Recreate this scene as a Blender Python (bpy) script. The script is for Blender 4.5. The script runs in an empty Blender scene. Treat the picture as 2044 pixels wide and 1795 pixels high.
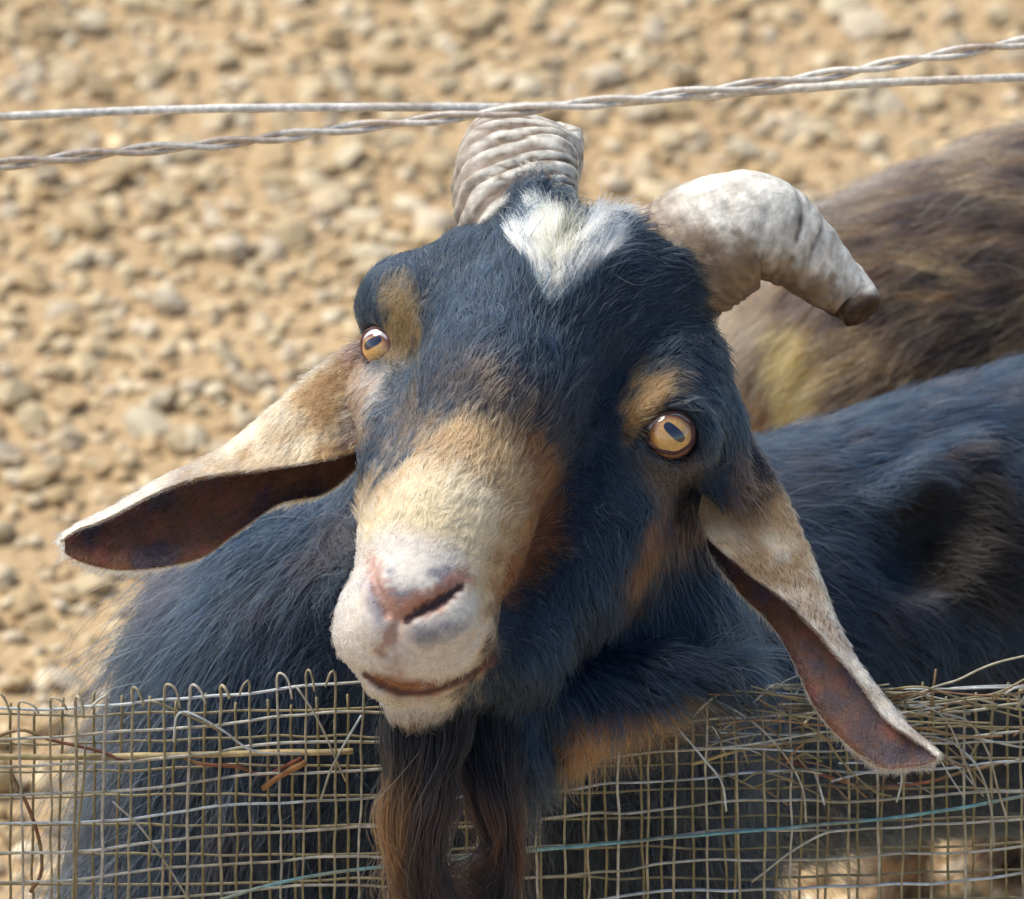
import bpy, bmesh, math, random
import numpy as np
from mathutils import Vector, Matrix, kdtree

rng = np.random.default_rng(7)
random.seed(7)
S = bpy.context.scene
COL = S.collection

# ------------------------------------------------------------------ camera, sky, sun, exposure
TH = math.radians(28.0)          # camera looks down by this
UNIT = 0.00022                   # one photograph pixel (2044 wide) in metres at the goat's face
DIST = 3.0                       # camera to face
HEAD_H = 0.50                    # height of the face above the ground
DPX = DIST / UNIT
A_R = np.array([1.0, 0.0, 0.0])
A_U = np.array([0.0, math.sin(TH), math.cos(TH)])
A_B = np.array([0.0, -math.cos(TH), math.sin(TH)])
ORG = np.array([0.0, 0.0, HEAD_H])

cam_d = bpy.data.cameras.new('camera')
cam = bpy.data.objects.new('camera', cam_d)
COL.objects.link(cam)
cam_d.sensor_width = 36.0
cam_d.lens = 36.0 * DIST / (2044 * UNIT)
cam_d.clip_start = 0.05
cam_d.clip_end = 500.0
cam.location = Vector(ORG + A_B * DIST)
cam.rotation_euler = (math.pi / 2 - TH, 0, 0)
cam_d.dof.use_dof = True
cam_d.dof.focus_distance = DIST - 0.02
cam_d.dof.aperture_fstop = 13.5
S.camera = cam

SUN_CAM = np.array([-0.50, 0.80, 0.20])          # towards the sun, in camera axes
sw = SUN_CAM[0] * A_R + SUN_CAM[1] * A_U + SUN_CAM[2] * A_B
sw /= np.linalg.norm(sw)
world = bpy.data.worlds.new('World')
S.world = world
world.use_nodes = True
wn = world.node_tree
bg = wn.nodes['Background']
sky = wn.nodes.new('ShaderNodeTexSky')
sky.sky_type = 'NISHITA'
sky.sun_disc = False
sky.sun_elevation = math.asin(sw[2])
sky.sun_rotation = math.atan2(sw[0], sw[1])
wn.links.new(sky.outputs[0], bg.inputs[0])
bg.inputs[1].default_value = 0.105
sun_d = bpy.data.lights.new('sun', 'SUN')
sun_d.energy = 2.9
sun_d.angle = math.radians(34.0)
sun_d.color = (1.0, 0.95, 0.86)
sun = bpy.data.objects.new('sun', sun_d)
COL.objects.link(sun)
sun.rotation_euler = Vector(sw).to_track_quat('Z', 'Y').to_euler()
S.view_settings.view_transform = 'Standard'
S.view_settings.look = 'None'
S.view_settings.exposure = 0.85
S.view_settings.gamma = 1.0
S.view_settings.use_curve_mapping = False
S.render.engine = 'CYCLES'
S.cycles_curves.shape = 'RIBBONS'
S.cycles.use_denoising = True
S.cycles.max_bounces = 8

# ------------------------------------------------------------------ helpers
def cc(p):
    """photo pixel (x, y in the 2044 px picture, depth z in the same unit) -> camera-axis point"""
    p = np.asarray(p, float)
    f = (DPX - p[..., 2]) / DPX
    return np.stack([(p[..., 0] - 1022) * f, (897.5 - p[..., 1]) * f, p[..., 2]], -1)

def px_of(c):
    f = DPX / (DPX - c[..., 2])
    return c[..., 0] * f + 1022, 897.5 - c[..., 1] * f

def wd(c):
    c = np.asarray(c, float)
    return ORG + UNIT * (c[..., 0:1] * A_R + c[..., 1:2] * A_U + c[..., 2:3] * A_B)

def smooth01(x):
    x = np.clip(x, 0, 1)
    return x * x * (3 - 2 * x)

def hash3(i, j, k, seed):
    n = (i.astype(np.int64) * 374761393 + j.astype(np.int64) * 668265263 + k.astype(np.int64) * 2147483647 + seed * 974711) & 0xffffffff
    n = ((n ^ (n >> 13)) * 1274126177) & 0xffffffff
    n = n ^ (n >> 16)
    return (n & 0xffff) / 65535.0

def noise(p, scale, seed=0):
    q = np.asarray(p, float) / scale
    i = np.floor(q)
    f = smooth01(q - i)
    i = i.astype(np.int64)
    r = 0
    for a in (0, 1):
        for b in (0, 1):
            for c in (0, 1):
                w = (f[..., 0] if a else 1 - f[..., 0]) * (f[..., 1] if b else 1 - f[..., 1]) * (f[..., 2] if c else 1 - f[..., 2])
                r = r + w * hash3(i[..., 0] + a, i[..., 1] + b, i[..., 2] + c, seed)
    return r

def spline(pts, n):
    """Catmull-Rom through the points, n samples evenly spaced in parameter"""
    P = np.asarray(pts, float)
    m = len(P)
    P = np.vstack([2 * P[0] - P[1], P, 2 * P[-1] - P[-2]])
    t = np.linspace(0, m - 1 - 1e-9, n)
    i = t.astype(int)
    u = (t - i)[:, None]
    a, b, c, d = P[i], P[i + 1], P[i + 2], P[i + 3]
    return 0.5 * (2 * b + (c - a) * u + (2 * a - 5 * b + 4 * c - d) * u ** 2 + (3 * b - a - 3 * c + d) * u ** 3)

def poly_sd(x, y, poly):
    """signed distance to a polygon, negative inside"""
    P = np.asarray(poly, float)
    d = np.full(x.shape, 1e9)
    s = np.zeros(x.shape, bool)
    for k in range(len(P)):
        ax, ay = P[k]
        bx, by = P[(k + 1) % len(P)]
        ex, ey = bx - ax, by - ay
        wx, wy = x - ax, y - ay
        t = np.clip((wx * ex + wy * ey) / (ex * ex + ey * ey), 0, 1)
        d = np.minimum(d, np.hypot(wx - ex * t, wy - ey * t))
        cond = ((ay <= y) != (by <= y)) & (x < ex * (y - ay) / (ey + 1e-12) + ax)
        s ^= cond
    return np.where(s, -d, d)

def seg_d(x, y, pts):
    d = np.full(x.shape, 1e9)
    for (ax, ay), (bx, by) in zip(pts[:-1], pts[1:]):
        ex, ey = bx - ax, by - ay
        t = np.clip(((x - ax) * ex + (y - ay) * ey) / (ex * ex + ey * ey), 0, 1)
        d = np.minimum(d, np.hypot(x - ax - ex * t, y - ay - ey * t))
    return d

def tag(o, label=None, cat=None, group=None, kind=None):
    if label: o['label'] = label
    if cat: o['category'] = cat
    if group: o['group'] = group
    if kind: o['kind'] = kind
    return o

def empty(name, loc):
    o = bpy.data.objects.new(name, None)
    o.location = Vector(loc)
    o.empty_display_size = 0.05
    COL.objects.link(o)
    return o

def put(o, parent):
    COL.objects.link(o)
    if parent is not None:
        o.parent = parent
        o.matrix_parent_inverse = Matrix.Identity(4)
        top = parent
        off = Vector((0, 0, 0))
        while top is not None:
            off += top.location
            top = top.parent
        o.location = -off            # children keep world coordinates in their data
    return o

def mesh_obj(name, V, F, mat, parent=None, color=None, smooth=True):
    me = bpy.data.meshes.new(name)
    me.from_pydata([tuple(v) for v in V], [], [tuple(f) for f in F])
    me.update()
    if smooth:
        me.polygons.foreach_set('use_smooth', [True] * len(me.polygons))
    if color is not None:
        at = me.attributes.new('tint', 'FLOAT_COLOR', 'POINT')
        c4 = np.ones((len(V), 4), np.float32)
        c4[:, :3] = color
        at.data.foreach_set('color', c4.ravel())
    me.materials.append(mat)
    return put(bpy.data.objects.new(name, me), parent)

def tube(path, rad, seg=8, cap=True):
    """tube along camera-axis points; returns camera-axis verts and faces"""
    P = np.asarray(path, float)
    n = len(P)
    r = np.broadcast_to(np.asarray(rad, float), (n,))
    T = np.gradient(P, axis=0)
    T /= np.linalg.norm(T, axis=1)[:, None] + 1e-12
    ref = np.array([0.13, 0.31, 0.94])
    N = np.cross(T, ref)
    bad = np.linalg.norm(N, axis=1) < 0.2
    N[bad] = np.cross(T[bad], np.array([0.9, 0.3, 0.1]))
    for i in range(1, n):
        v = N[i - 1] - T[i] * (N[i - 1] @ T[i])
        if np.linalg.norm(v) > 1e-6: N[i] = v
        N[i] /= np.linalg.norm(N[i])
    N[0] /= np.linalg.norm(N[0])
    B = np.cross(T, N)
    a = np.linspace(0, 2 * np.pi, seg, endpoint=False)
    V = P[:, None] + r[:, None, None] * (np.cos(a)[None, :, None] * N[:, None] + np.sin(a)[None, :, None] * B[:, None])
    V = V.reshape(-1, 3)
    F = []
    for i in range(n - 1):
        for k in range(seg):
            k2 = (k + 1) % seg
            F.append((i * seg + k, i * seg + k2, (i + 1) * seg + k2, (i + 1) * seg + k))
    if cap:
        F.append(tuple(range(seg - 1, -1, -1)))
        F.append(tuple((n - 1) * seg + k for k in range(seg)))
    return V, F

# ------------------------------------------------------------------ materials
def new_mat(name):
    m = bpy.data.materials.new(name)
    m.use_nodes = True
    nt = m.node_tree
    return m, nt, nt.nodes['Principled BSDF']

def tint_mat(name, rough=0.6, noise_scale=None, noise_amt=0.25, bump=0.0, bump_scale=800, spec=0.4, coat=0.0):
    m, nt, b = new_mat(name)
    at = nt.nodes.new('ShaderNodeAttribute'); at.attribute_name = 'tint'
    col = at.outputs['Color']
    b.inputs['Roughness'].default_value = rough
    b.inputs['Specular IOR Level'].default_value = spec
    b.inputs['Coat Weight'].default_value = coat
    if noise_scale:
        tc = nt.nodes.new('ShaderNodeTexCoord')
        nz = nt.nodes.new('ShaderNodeTexNoise'); nz.inputs['Scale'].default_value = noise_scale; nz.inputs['Detail'].default_value = 6
        nt.links.new(tc.outputs['Object'], nz.inputs['Vector'])
        mr = nt.nodes.new('ShaderNodeMapRange')
        mr.inputs['To Min'].default_value = 1 - noise_amt; mr.inputs['To Max'].default_value = 1 + noise_amt
        mr.inputs['From Min'].default_value = 0.3; mr.inputs['From Max'].default_value = 0.7
        nt.links.new(nz.outputs['Fac'], mr.inputs['Value'])
        vm = nt.nodes.new('ShaderNodeVectorMath'); vm.operation = 'SCALE'
        nt.links.new(col, vm.inputs[0]); nt.links.new(mr.outputs[0], vm.inputs['Scale'])
        col = vm.outputs[0]
    if bump:
        tc = nt.nodes.new('ShaderNodeTexCoord')
        nz = nt.nodes.new('ShaderNodeTexNoise'); nz.inputs['Scale'].default_value = bump_scale; nz.inputs['Detail'].default_value = 5
        nt.links.new(tc.outputs['Object'], nz.inputs['Vector'])
        bp = nt.nodes.new('ShaderNodeBump'); bp.inputs['Strength'].default_value = bump; bp.inputs['Distance'].default_value = 0.001
        nt.links.new(nz.outputs['Fac'], bp.inputs['Height']); nt.links.new(bp.outputs[0], b.inputs['Normal'])
    nt.links.new(col, b.inputs['Base Color'])
    return m

def hair_mat(name, rough=0.38, radial=0.45):
    m = bpy.data.materials.new(name)
    m.use_nodes = True
    nt = m.node_tree
    nt.nodes.remove(nt.nodes['Principled BSDF'])
    out = nt.nodes['Material Output']
    h = nt.nodes.new('ShaderNodeBsdfHairPrincipled')
    h.parametrization = 'COLOR'
    at = nt.nodes.new('ShaderNodeAttribute'); at.attribute_name = 'tint'
    nt.links.new(at.outputs['Color'], h.inputs['Color'])
    h.inputs['Roughness'].default_value = rough
    h.inputs['Radial Roughness'].default_value = radial
    h.inputs['IOR'].default_value = 1.46
    nt.links.new(h.outputs[0], out.inputs['Surface'])
    return m

M_SKIN = tint_mat('goat_skin', 0.55, 260, 0.18, 0.35, 900)
M_FUR = hair_mat('goat_hair')
M_HORN = tint_mat('goat_horn', 0.55, 150, 0.32, 0.6, 300, 0.3)
M_EYE = tint_mat('eye_surface', 0.06, None, 0, 0, 0, 0.6, 1.0)
M_STONE = tint_mat('gravel_stone', 0.85, 160, 0.18, 0.5, 350, 0.2)
M_WIRE = tint_mat('weathered_wire', 0.42, 300, 0.3, 0.3, 900, 0.5)
M_STALK = tint_mat('dry_stalk', 0.7, 300, 0.3, 0.2, 700, 0.3)

def ground_mat():
    m, nt, b = new_mat('sandy_ground')
    tc = nt.nodes.new('ShaderNodeTexCoord')
    n1 = nt.nodes.new('ShaderNodeTexNoise'); n1.inputs['Scale'].default_value = 9; n1.inputs['Detail'].default_value = 8
    n2 = nt.nodes.new('ShaderNodeTexVoronoi'); n2.inputs['Scale'].default_value = 75
    n3 = nt.nodes.new('ShaderNodeTexNoise'); n3.inputs['Scale'].default_value = 220; n3.inputs['Detail'].default_value = 5
    for n in (n1, n2, n3): nt.links.new(tc.outputs['Object'], n.inputs['Vector'])
    cr = nt.nodes.new('ShaderNodeValToRGB')
    e = cr.color_ramp.elements
    e[0].position = 0.3; e[0].color = (0.42, 0.29, 0.150, 1)
    e[1].position = 0.7; e[1].color = (0.54, 0.395, 0.22, 1)
    nt.links.new(n1.outputs['Fac'], cr.inputs[0])
    mx = nt.nodes.new('ShaderNodeMix'); mx.data_type = 'RGBA'; mx.blend_type = 'MULTIPLY'
    mx.inputs['Factor'].default_value = 0.5
    cr2 = nt.nodes.new('ShaderNodeValToRGB')
    cr2.color_ramp.elements[0].color = (0.55, 0.5, 0.45, 1); cr2.color_ramp.elements[1].color = (1.2, 1.15, 1.1, 1)
    nt.links.new(n3.outputs['Fac'], cr2.inputs[0])
    nt.links.new(cr.outputs[0], mx.inputs['A']); nt.links.new(cr2.outputs[0], mx.inputs['B'])
    nt.links.new(mx.outputs['Result'], b.inputs['Base Color'])
    b.inputs['Roughness'].default_value = 0.95
    ad = nt.nodes.new('ShaderNodeMath'); ad.operation = 'ADD'
    nt.links.new(n2.outputs['Distance'], ad.inputs[0]); nt.links.new(n3.outputs['Fac'], ad.inputs[1])
    bp = nt.nodes.new('ShaderNodeBump'); bp.inputs['Strength'].default_value = 0.7; bp.inputs['Distance'].default_value = 0.006
    nt.links.new(ad.outputs[0], bp.inputs['Height']); nt.links.new(bp.outputs[0], b.inputs['Normal'])
    return m
M_GROUND = ground_mat()

# ------------------------------------------------------------------ ground and gravel
def build_ground():
    xs = np.concatenate([[-120, -30, -8], np.linspace(-2.5, 2.5, 60), [8, 30, 120]])
    ys = np.concatenate([[-30, -8, -2], np.linspace(-1.0, 3.5, 60), [8, 30, 160]])
    X, Y = np.meshgrid(xs, ys, indexing='ij')
    Z = 0.02 * (noise(np.stack([X, Y, X * 0], -1), 0.35, 3) - 0.5) * ((np.abs(X) < 2.6) & (Y > -1.1) & (Y < 3.6))
    V = np.stack([X, Y, Z], -1).reshape(-1, 3)
    ny = len(ys)
    F = [(i * ny + j, (i + 1) * ny + j, (i + 1) * ny + j + 1, i * ny + j + 1) for i in range(len(xs) - 1) for j in range(ny - 1)]
    g = mesh_obj('ground', V, F, M_GROUND)
    tag(g, kind='structure')
    # rock shapes
    shapes = []
    for k in range(14):
        bm = bmesh.new()
        bmesh.ops.create_icosphere(bm, subdivisions=1, radius=1)
        P = np.array([v.co[:] for v in bm.verts])
        # flatten by random planes: broken stone
        for _ in range(11):
            n = rng.normal(size=3); n /= np.linalg.norm(n)
            h = rng.uniform(0.45, 0.85)
            d = P @ n
            P = P - np.maximum(d - h, 0)[:, None] * n * 1.0
        P *= np.array([rng.uniform(0.8, 1.25), rng.uniform(0.7, 1.1), rng.uniform(0.45, 0.75)])
        P += rng.normal(0, 0.03, P.shape)
        Fk = [tuple(v.index for v in f.verts) for f in bm.faces]
        bm.free()
        shapes.append((P, Fk))
    pal = np.array([[0.56, 0.44, 0.27], [0.50, 0.37, 0.20], [0.62, 0.52, 0.34], [0.46, 0.325, 0.165], [0.56, 0.46, 0.31],
                    [0.49, 0.355, 0.185], [0.60, 0.47, 0.27], [0.54, 0.41, 0.23], [0.58, 0.46, 0.27]])
    pal = pal * np.array([1.0, 1.0, 1.05])
    cell = 0.0135
    gx = np.arange(-1.45, 1.2, cell)
    gy = np.arange(-0.35, 2.1, cell)
    GX, GY = np.meshgrid(gx, gy, indexing='ij')
    c = np.stack([GX.ravel(), GY.ravel()], -1)
    c += rng.uniform(-0.75, 0.75, c.shape) * cell
    n = len(c)
    den = noise(np.stack([c[:, 0], c[:, 1], c[:, 0] * 0], -1), 0.16, 21)
    keep = rng.random(n) < (0.72 + 0.3 * den) * np.where((np.abs(c[:, 0]) > 0.7) | (c[:, 1] < 0), 0.6, 1.0)
    c = c[keep]; n = len(c)
    size = np.clip(rng.lognormal(math.log(0.0076), 0.46, n), 0.0035, 0.019)
    order = np.argsort(-size); c = c[order]; size = size[order]
    z0 = 0.02 * (noise(np.stack([c[:, 0], c[:, 1], c[:, 0] * 0], -1), 0.35, 3) - 0.5)
    # the largest that can be seen become stones of their own
    depth = 3.0
    rel = np.stack([c[:, 0], c[:, 1], z0 - HEAD_H], -1)
    cz = rel @ A_B / UNIT
    f = DPX / (DPX - cz)
    ppx = rel @ A_R / UNIT * f + 1022
    ppy = 897.5 - rel @ A_U / UNIT * f
    vis = (ppx > 0) & (ppx < 2044) & (ppy > 0) & (ppy < 1795)
    vis &= ~((poly_sd(ppx, ppy, [(250, 1150), (720, 640), (900, 240), (1160, 240), (1300, 420), (1640, 420), (2044, 230), (2044, 1680), (1600, 1690), (1560, 1795), (90, 1795)]) < 0))
    big = np.zeros(n, bool)
    big[np.nonzero(vis)[0][:280]] = True
    shade = rng.lognormal(0, 0.16, n)
    ci = rng.integers(0, len(pal), n)
    Vs, Fs, Cs = [], [], []
    base = 0
    stone_mesh = {}
    for i in range(n):
        k = int(rng.integers(0, len(shapes)))
        P, Fk = shapes[k]
        a, tx, ty = rng.uniform(0, 6.28), rng.normal(0, 0.35), rng.normal(0, 0.35)
        sc = size[i]
        z = z0[i] + sc * rng.uniform(0.0, 0.30)
        colr = pal[ci[i]] * (0.5 + 0.5 * shade[i])
        if big[i]:
            key = (k, int(ci[i]))
            if key not in stone_mesh:
                me = bpy.data.meshes.new('stone')
                me.from_pydata([tuple(p) for p in P], [], Fk)
                at = me.attributes.new('tint', 'FLOAT_COLOR', 'POINT')
                c4 = np.ones((len(P), 4), np.float32); c4[:, :3] = pal[ci[i]]
                at.data.foreach_set('color', c4.ravel())
                me.materials.append(M_STONE)
                stone_mesh[key] = me
            o = bpy.data.objects.new('stone', stone_mesh[key])
            COL.objects.link(o); o.parent = g
            o.location = (c[i, 0], c[i, 1], z); o.scale = (sc, sc, sc); o.rotation_euler = (tx, ty, a)
        else:
            ca, sa = math.cos(a), math.sin(a)
            R = np.array(Matrix.Rotation(a, 3, 'Z') @ Matrix.Rotation(ty, 3, 'Y') @ Matrix.Rotation(tx, 3, 'X'))
            Vs.append(P @ R.T * sc + np.array([c[i, 0], c[i, 1], z]))
            Fs.append(np.array(Fk) + base)
            Cs.append(np.broadcast_to(colr, P.shape))
            base += len(P)
    V = np.concatenate(Vs).astype(np.float32); Fa = np.concatenate(Fs).astype(np.int32); Cc = np.concatenate(Cs)
    me = bpy.data.meshes.new('gravel')
    me.vertices.add(len(V)); me.vertices.foreach_set('co', V.ravel())
    me.loops.add(Fa.size); me.loops.foreach_set('vertex_index', Fa.ravel())
    me.polygons.add(len(Fa)); me.polygons.foreach_set('loop_start', np.arange(0, Fa.size, 3, dtype=np.int32))
    me.update(calc_edges=True)
    at = me.attributes.new('tint', 'FLOAT_COLOR', 'POINT')
    c4 = np.ones((len(V), 4), np.float32); c4[:, :3] = Cc
    at.data.foreach_set('color', c4.ravel())
    me.materials.append(M_STONE)
    gv = bpy.data.objects.new('gravel', me)
    COL.objects.link(gv)
    tag(gv, 'loose tan and grey gravel covering the ground', 'gravel', kind='stuff')
build_ground()

# ------------------------------------------------------------------ implicit surface -> one continuous body mesh
def axis_grid(lo, hi, flo, fhi, fine, coarse):
    a = np.arange(lo, flo, coarse)
    b = np.arange(flo, fhi, fine)
    c = np.arange(fhi, hi + coarse, coarse)
    return np.concatenate([a, b, c])

class Field:
    def __init__(s, ax, ay, az):
        s.ax = [ax.astype(np.float32), ay.astype(np.float32), az.astype(np.float32)]
        s.F = np.full((len(ax), len(ay), len(az)), 800.0, np.float32)
    def box(s, lo, hi):
        sl = []
        for k in range(3):
            i0 = max(0, int(np.searchsorted(s.ax[k], lo[k])) - 1)
            i1 = min(len(s.ax[k]), int(np.searchsorted(s.ax[k], hi[k])) + 1)
            sl.append(slice(i0, i1))
        return tuple(sl)
    def coords(s, sl):
        return (s.ax[0][sl[0]][:, None, None], s.ax[1][sl[1]][None, :, None], s.ax[2][sl[2]][None, None, :])
    def smin(s, sl, d, k):
        f = s.F[sl]
        h = np.clip(0.5 + 0.5 * (f - d) / k, 0, 1)
        s.F[sl] = f * (1 - h) + d * h - k * h * (1 - h)
    def smax(s, sl, d, k):           # carve: d is the carving tool
        f = s.F[sl]
        h = np.clip(0.5 - 0.5 * (f + d) / k, 0, 1)
        s.F[sl] = f * (1 - h) - d * h + k * h * (1 - h)
    def cone_d(s, a, b, ra, rb, m):
        lo = np.minimum(a - ra, b - rb) - m
        hi = np.maximum(a + ra, b + rb) + m
        sl = s.box(lo, hi)
        X, Y, Z = s.coords(sl)
        e = b - a
        L = float(e @ e) + 1e-9
        t = np.clip(((X - a[0]) * e[0] + (Y - a[1]) * e[1] + (Z - a[2]) * e[2]) / L, 0, 1)
        d = np.sqrt((X - a[0] - t * e[0]) ** 2 + (Y - a[1] - t * e[1]) ** 2 + (Z - a[2] - t * e[2]) ** 2) - (ra + (rb - ra) * t)
        return sl, d.astype(np.float32)
    def chain(s, pts, k=60):
        """pts: (px, py, z, r) rounded cones"""
        for p, q in zip(pts[:-1], pts[1:]):
            sl, d = s.cone_d(cc(p[:3]), cc(q[:3]), p[3], q[3], k + 90)
            s.smin(sl, d, k)
    def ball(s, p, k=60):
        s.chain([p, (p[0] + 1, p[1], p[2], p[3])], k)
    def ell(s, p, r, k=60):
        c = cc(p); r = np.asarray(r, float)
        sl = s.box(c - r - k - 60, c + r + k + 60)
        X, Y, Z = s.coords(sl)
        k0 = np.sqrt(((X - c[0]) / r[0]) ** 2 + ((Y - c[1]) / r[1]) ** 2 + ((Z - c[2]) / r[2]) ** 2)
        k1 = np.sqrt(((X - c[0]) / r[0] ** 2) ** 2 + ((Y - c[1]) / r[1] ** 2) ** 2 + ((Z - c[2]) / r[2] ** 2) ** 2) + 1e-9
        s.smin(sl, (k0 * (k0 - 1) / k1).astype(np.float32), k)
    def carve(s, pts, k=10):
        for p, q in zip(pts[:-1], pts[1:]):
            sl, d = s.cone_d(cc(p[:3]), cc(q[:3]), p[3], q[3], k + 10)
            s.smax(sl, d, k)
    def zs(s, px, py, zmax=520, zmin=-2400):
        """depth of the first surface met along the line of sight through a photo pixel"""
        prev = None
        for z in np.arange(zmax, zmin, -6.0):
            c = cc((px, py, z))
            i = [min(len(s.ax[k]) - 1, max(0, int(np.abs(s.ax[k] - c[k]).argmin()))) for k in range(3)]
            v = s.F[i[0], i[1], i[2]]
            if v < 0:
                return z + (6.0 * (-v) / (prev - v) if prev is not None and prev > 0 else 0)
            prev = v
        return zmin
    def mesh(s, smooth_it=1):
        F = s.F
        ins = F < 0
        nx, ny, nz = F.shape
        cnt = np.zeros((nx - 1, ny - 1, nz - 1), np.int8)
        for a in (0, 1):
            for b in (0, 1):
                for c in (0, 1):
                    cnt += ins[a:nx - 1 + a, b:ny - 1 + b, c:nz - 1 + c]
        act = (cnt > 0) & (cnt < 8)
        idx = np.argwhere(act)
        vid = np.full(act.shape, -1, np.int32)
        vid[act] = np.arange(len(idx))
        I, J, K = idx.T
        acc = np.zeros((len(idx), 3)); num = np.zeros(len(idx))
        corners = [(a, b, c) for a in (0, 1) for b in (0, 1) for c in (0, 1)]
        for p in corners:
            for ax in range(3):
                if p[ax]: continue
                q = list(p); q[ax] = 1
                f0 = F[I + p[0], J + p[1], K + p[2]].astype(float); f1 = F[I + q[0], J + q[1], K + q[2]].astype(float)
                m = (f0 < 0) != (f1 < 0)
                t = np.where(m, f0 / np.where(f0 == f1, 1, f0 - f1), 0)
                P0 = np.stack([s.ax[0][I + p[0]], s.ax[1][J + p[1]], s.ax[2][K + p[2]]], -1)
                P1 = np.stack([s.ax[0][I + q[0]], s.ax[1][J + q[1]], s.ax[2][K + q[2]]], -1)
                acc += np.where(m[:, None], P0 + (P1 - P0) * t[:, None], 0); num += m
        V = acc / num[:, None]
        quads = []
        for ax in range(3):
            sl0 = [slice(None)] * 3; sl1 = [slice(None)] * 3
            sl0[ax] = slice(0, -1); sl1[ax] = slice(1, None)
            a0 = ins[tuple(sl0)]; a1 = ins[tuple(sl1)]
            ed = np.argwhere(a0 != a1)
            o = [k for k in range(3) if k != ax]
            ok = (ed[:, o[0]] > 0) & (ed[:, o[1]] > 0) & (ed[:, o[0]] < F.shape[o[0]] - 1) & (ed[:, o[1]] < F.shape[o[1]] - 1)
            ed = ed[ok]
            flip = a0[tuple(ed.T)]
            def g(d0, d1):
                e = ed.copy(); e[:, o[0]] -= d0; e[:, o[1]] -= d1
                return vid[tuple(e.T)]
            q = np.stack([g(0, 0), g(1, 0), g(1, 1), g(0, 1)], -1)
            if ax == 1: flip = ~flip
            q[~flip] = q[~flip][:, ::-1]
            quads.append(q)
        Q = np.concatenate(quads)
        v0, v1, v2 = V[Q[:, 0]], V[Q[:, 1]], V[Q[:, 2]]
        vol = np.einsum('ij,ij->i', v0, np.cross(v1, v2)).sum()
        if vol < 0: Q = Q[:, ::-1]
        for _ in range(smooth_it):
            s_ = np.zeros_like(V); n_ = np.zeros(len(V))
            for a, b in ((0, 1), (1, 2), (2, 3), (3, 0)):
                np.add.at(s_, Q[:, a], V[Q[:, b]]); np.add.at(n_, Q[:, a], 1)
                np.add.at(s_, Q[:, b], V[Q[:, a]]); np.add.at(n_, Q[:, b], 1)
            V = V * 0.5 + 0.5 * s_ / np.maximum(n_, 1)[:, None]
        return V, Q

# ------------------------------------------------------------------ fur
def tri_of(Q):
    Q = np.asarray(Q)
    if Q.shape[1] == 3: return Q
    return np.concatenate([Q[:, [0, 1, 2]], Q[:, [0, 2, 3]]])

def vert_normals(V, T):
    n = np.cross(V[T[:, 1]] - V[T[:, 0]], V[T[:, 2]] - V[T[:, 0]])
    N = np.zeros_like(V)
    for k in range(3): np.add.at(N, T[:, k], n)
    return N / (np.linalg.norm(N, axis=1)[:, None] + 1e-12)

def idw(x, y, pts, power=3.0):
    P = np.asarray(pts, float)
    out = np.zeros((len(x), P.shape[1] - 2)); W = np.zeros(len(x))
    for row in P:
        w = 1.0 / (np.hypot(x - row[0], y - row[1]) ** power + 2e3)
        out += w[:, None] * row[2:]; W += w
    return out / W[:, None]

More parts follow.
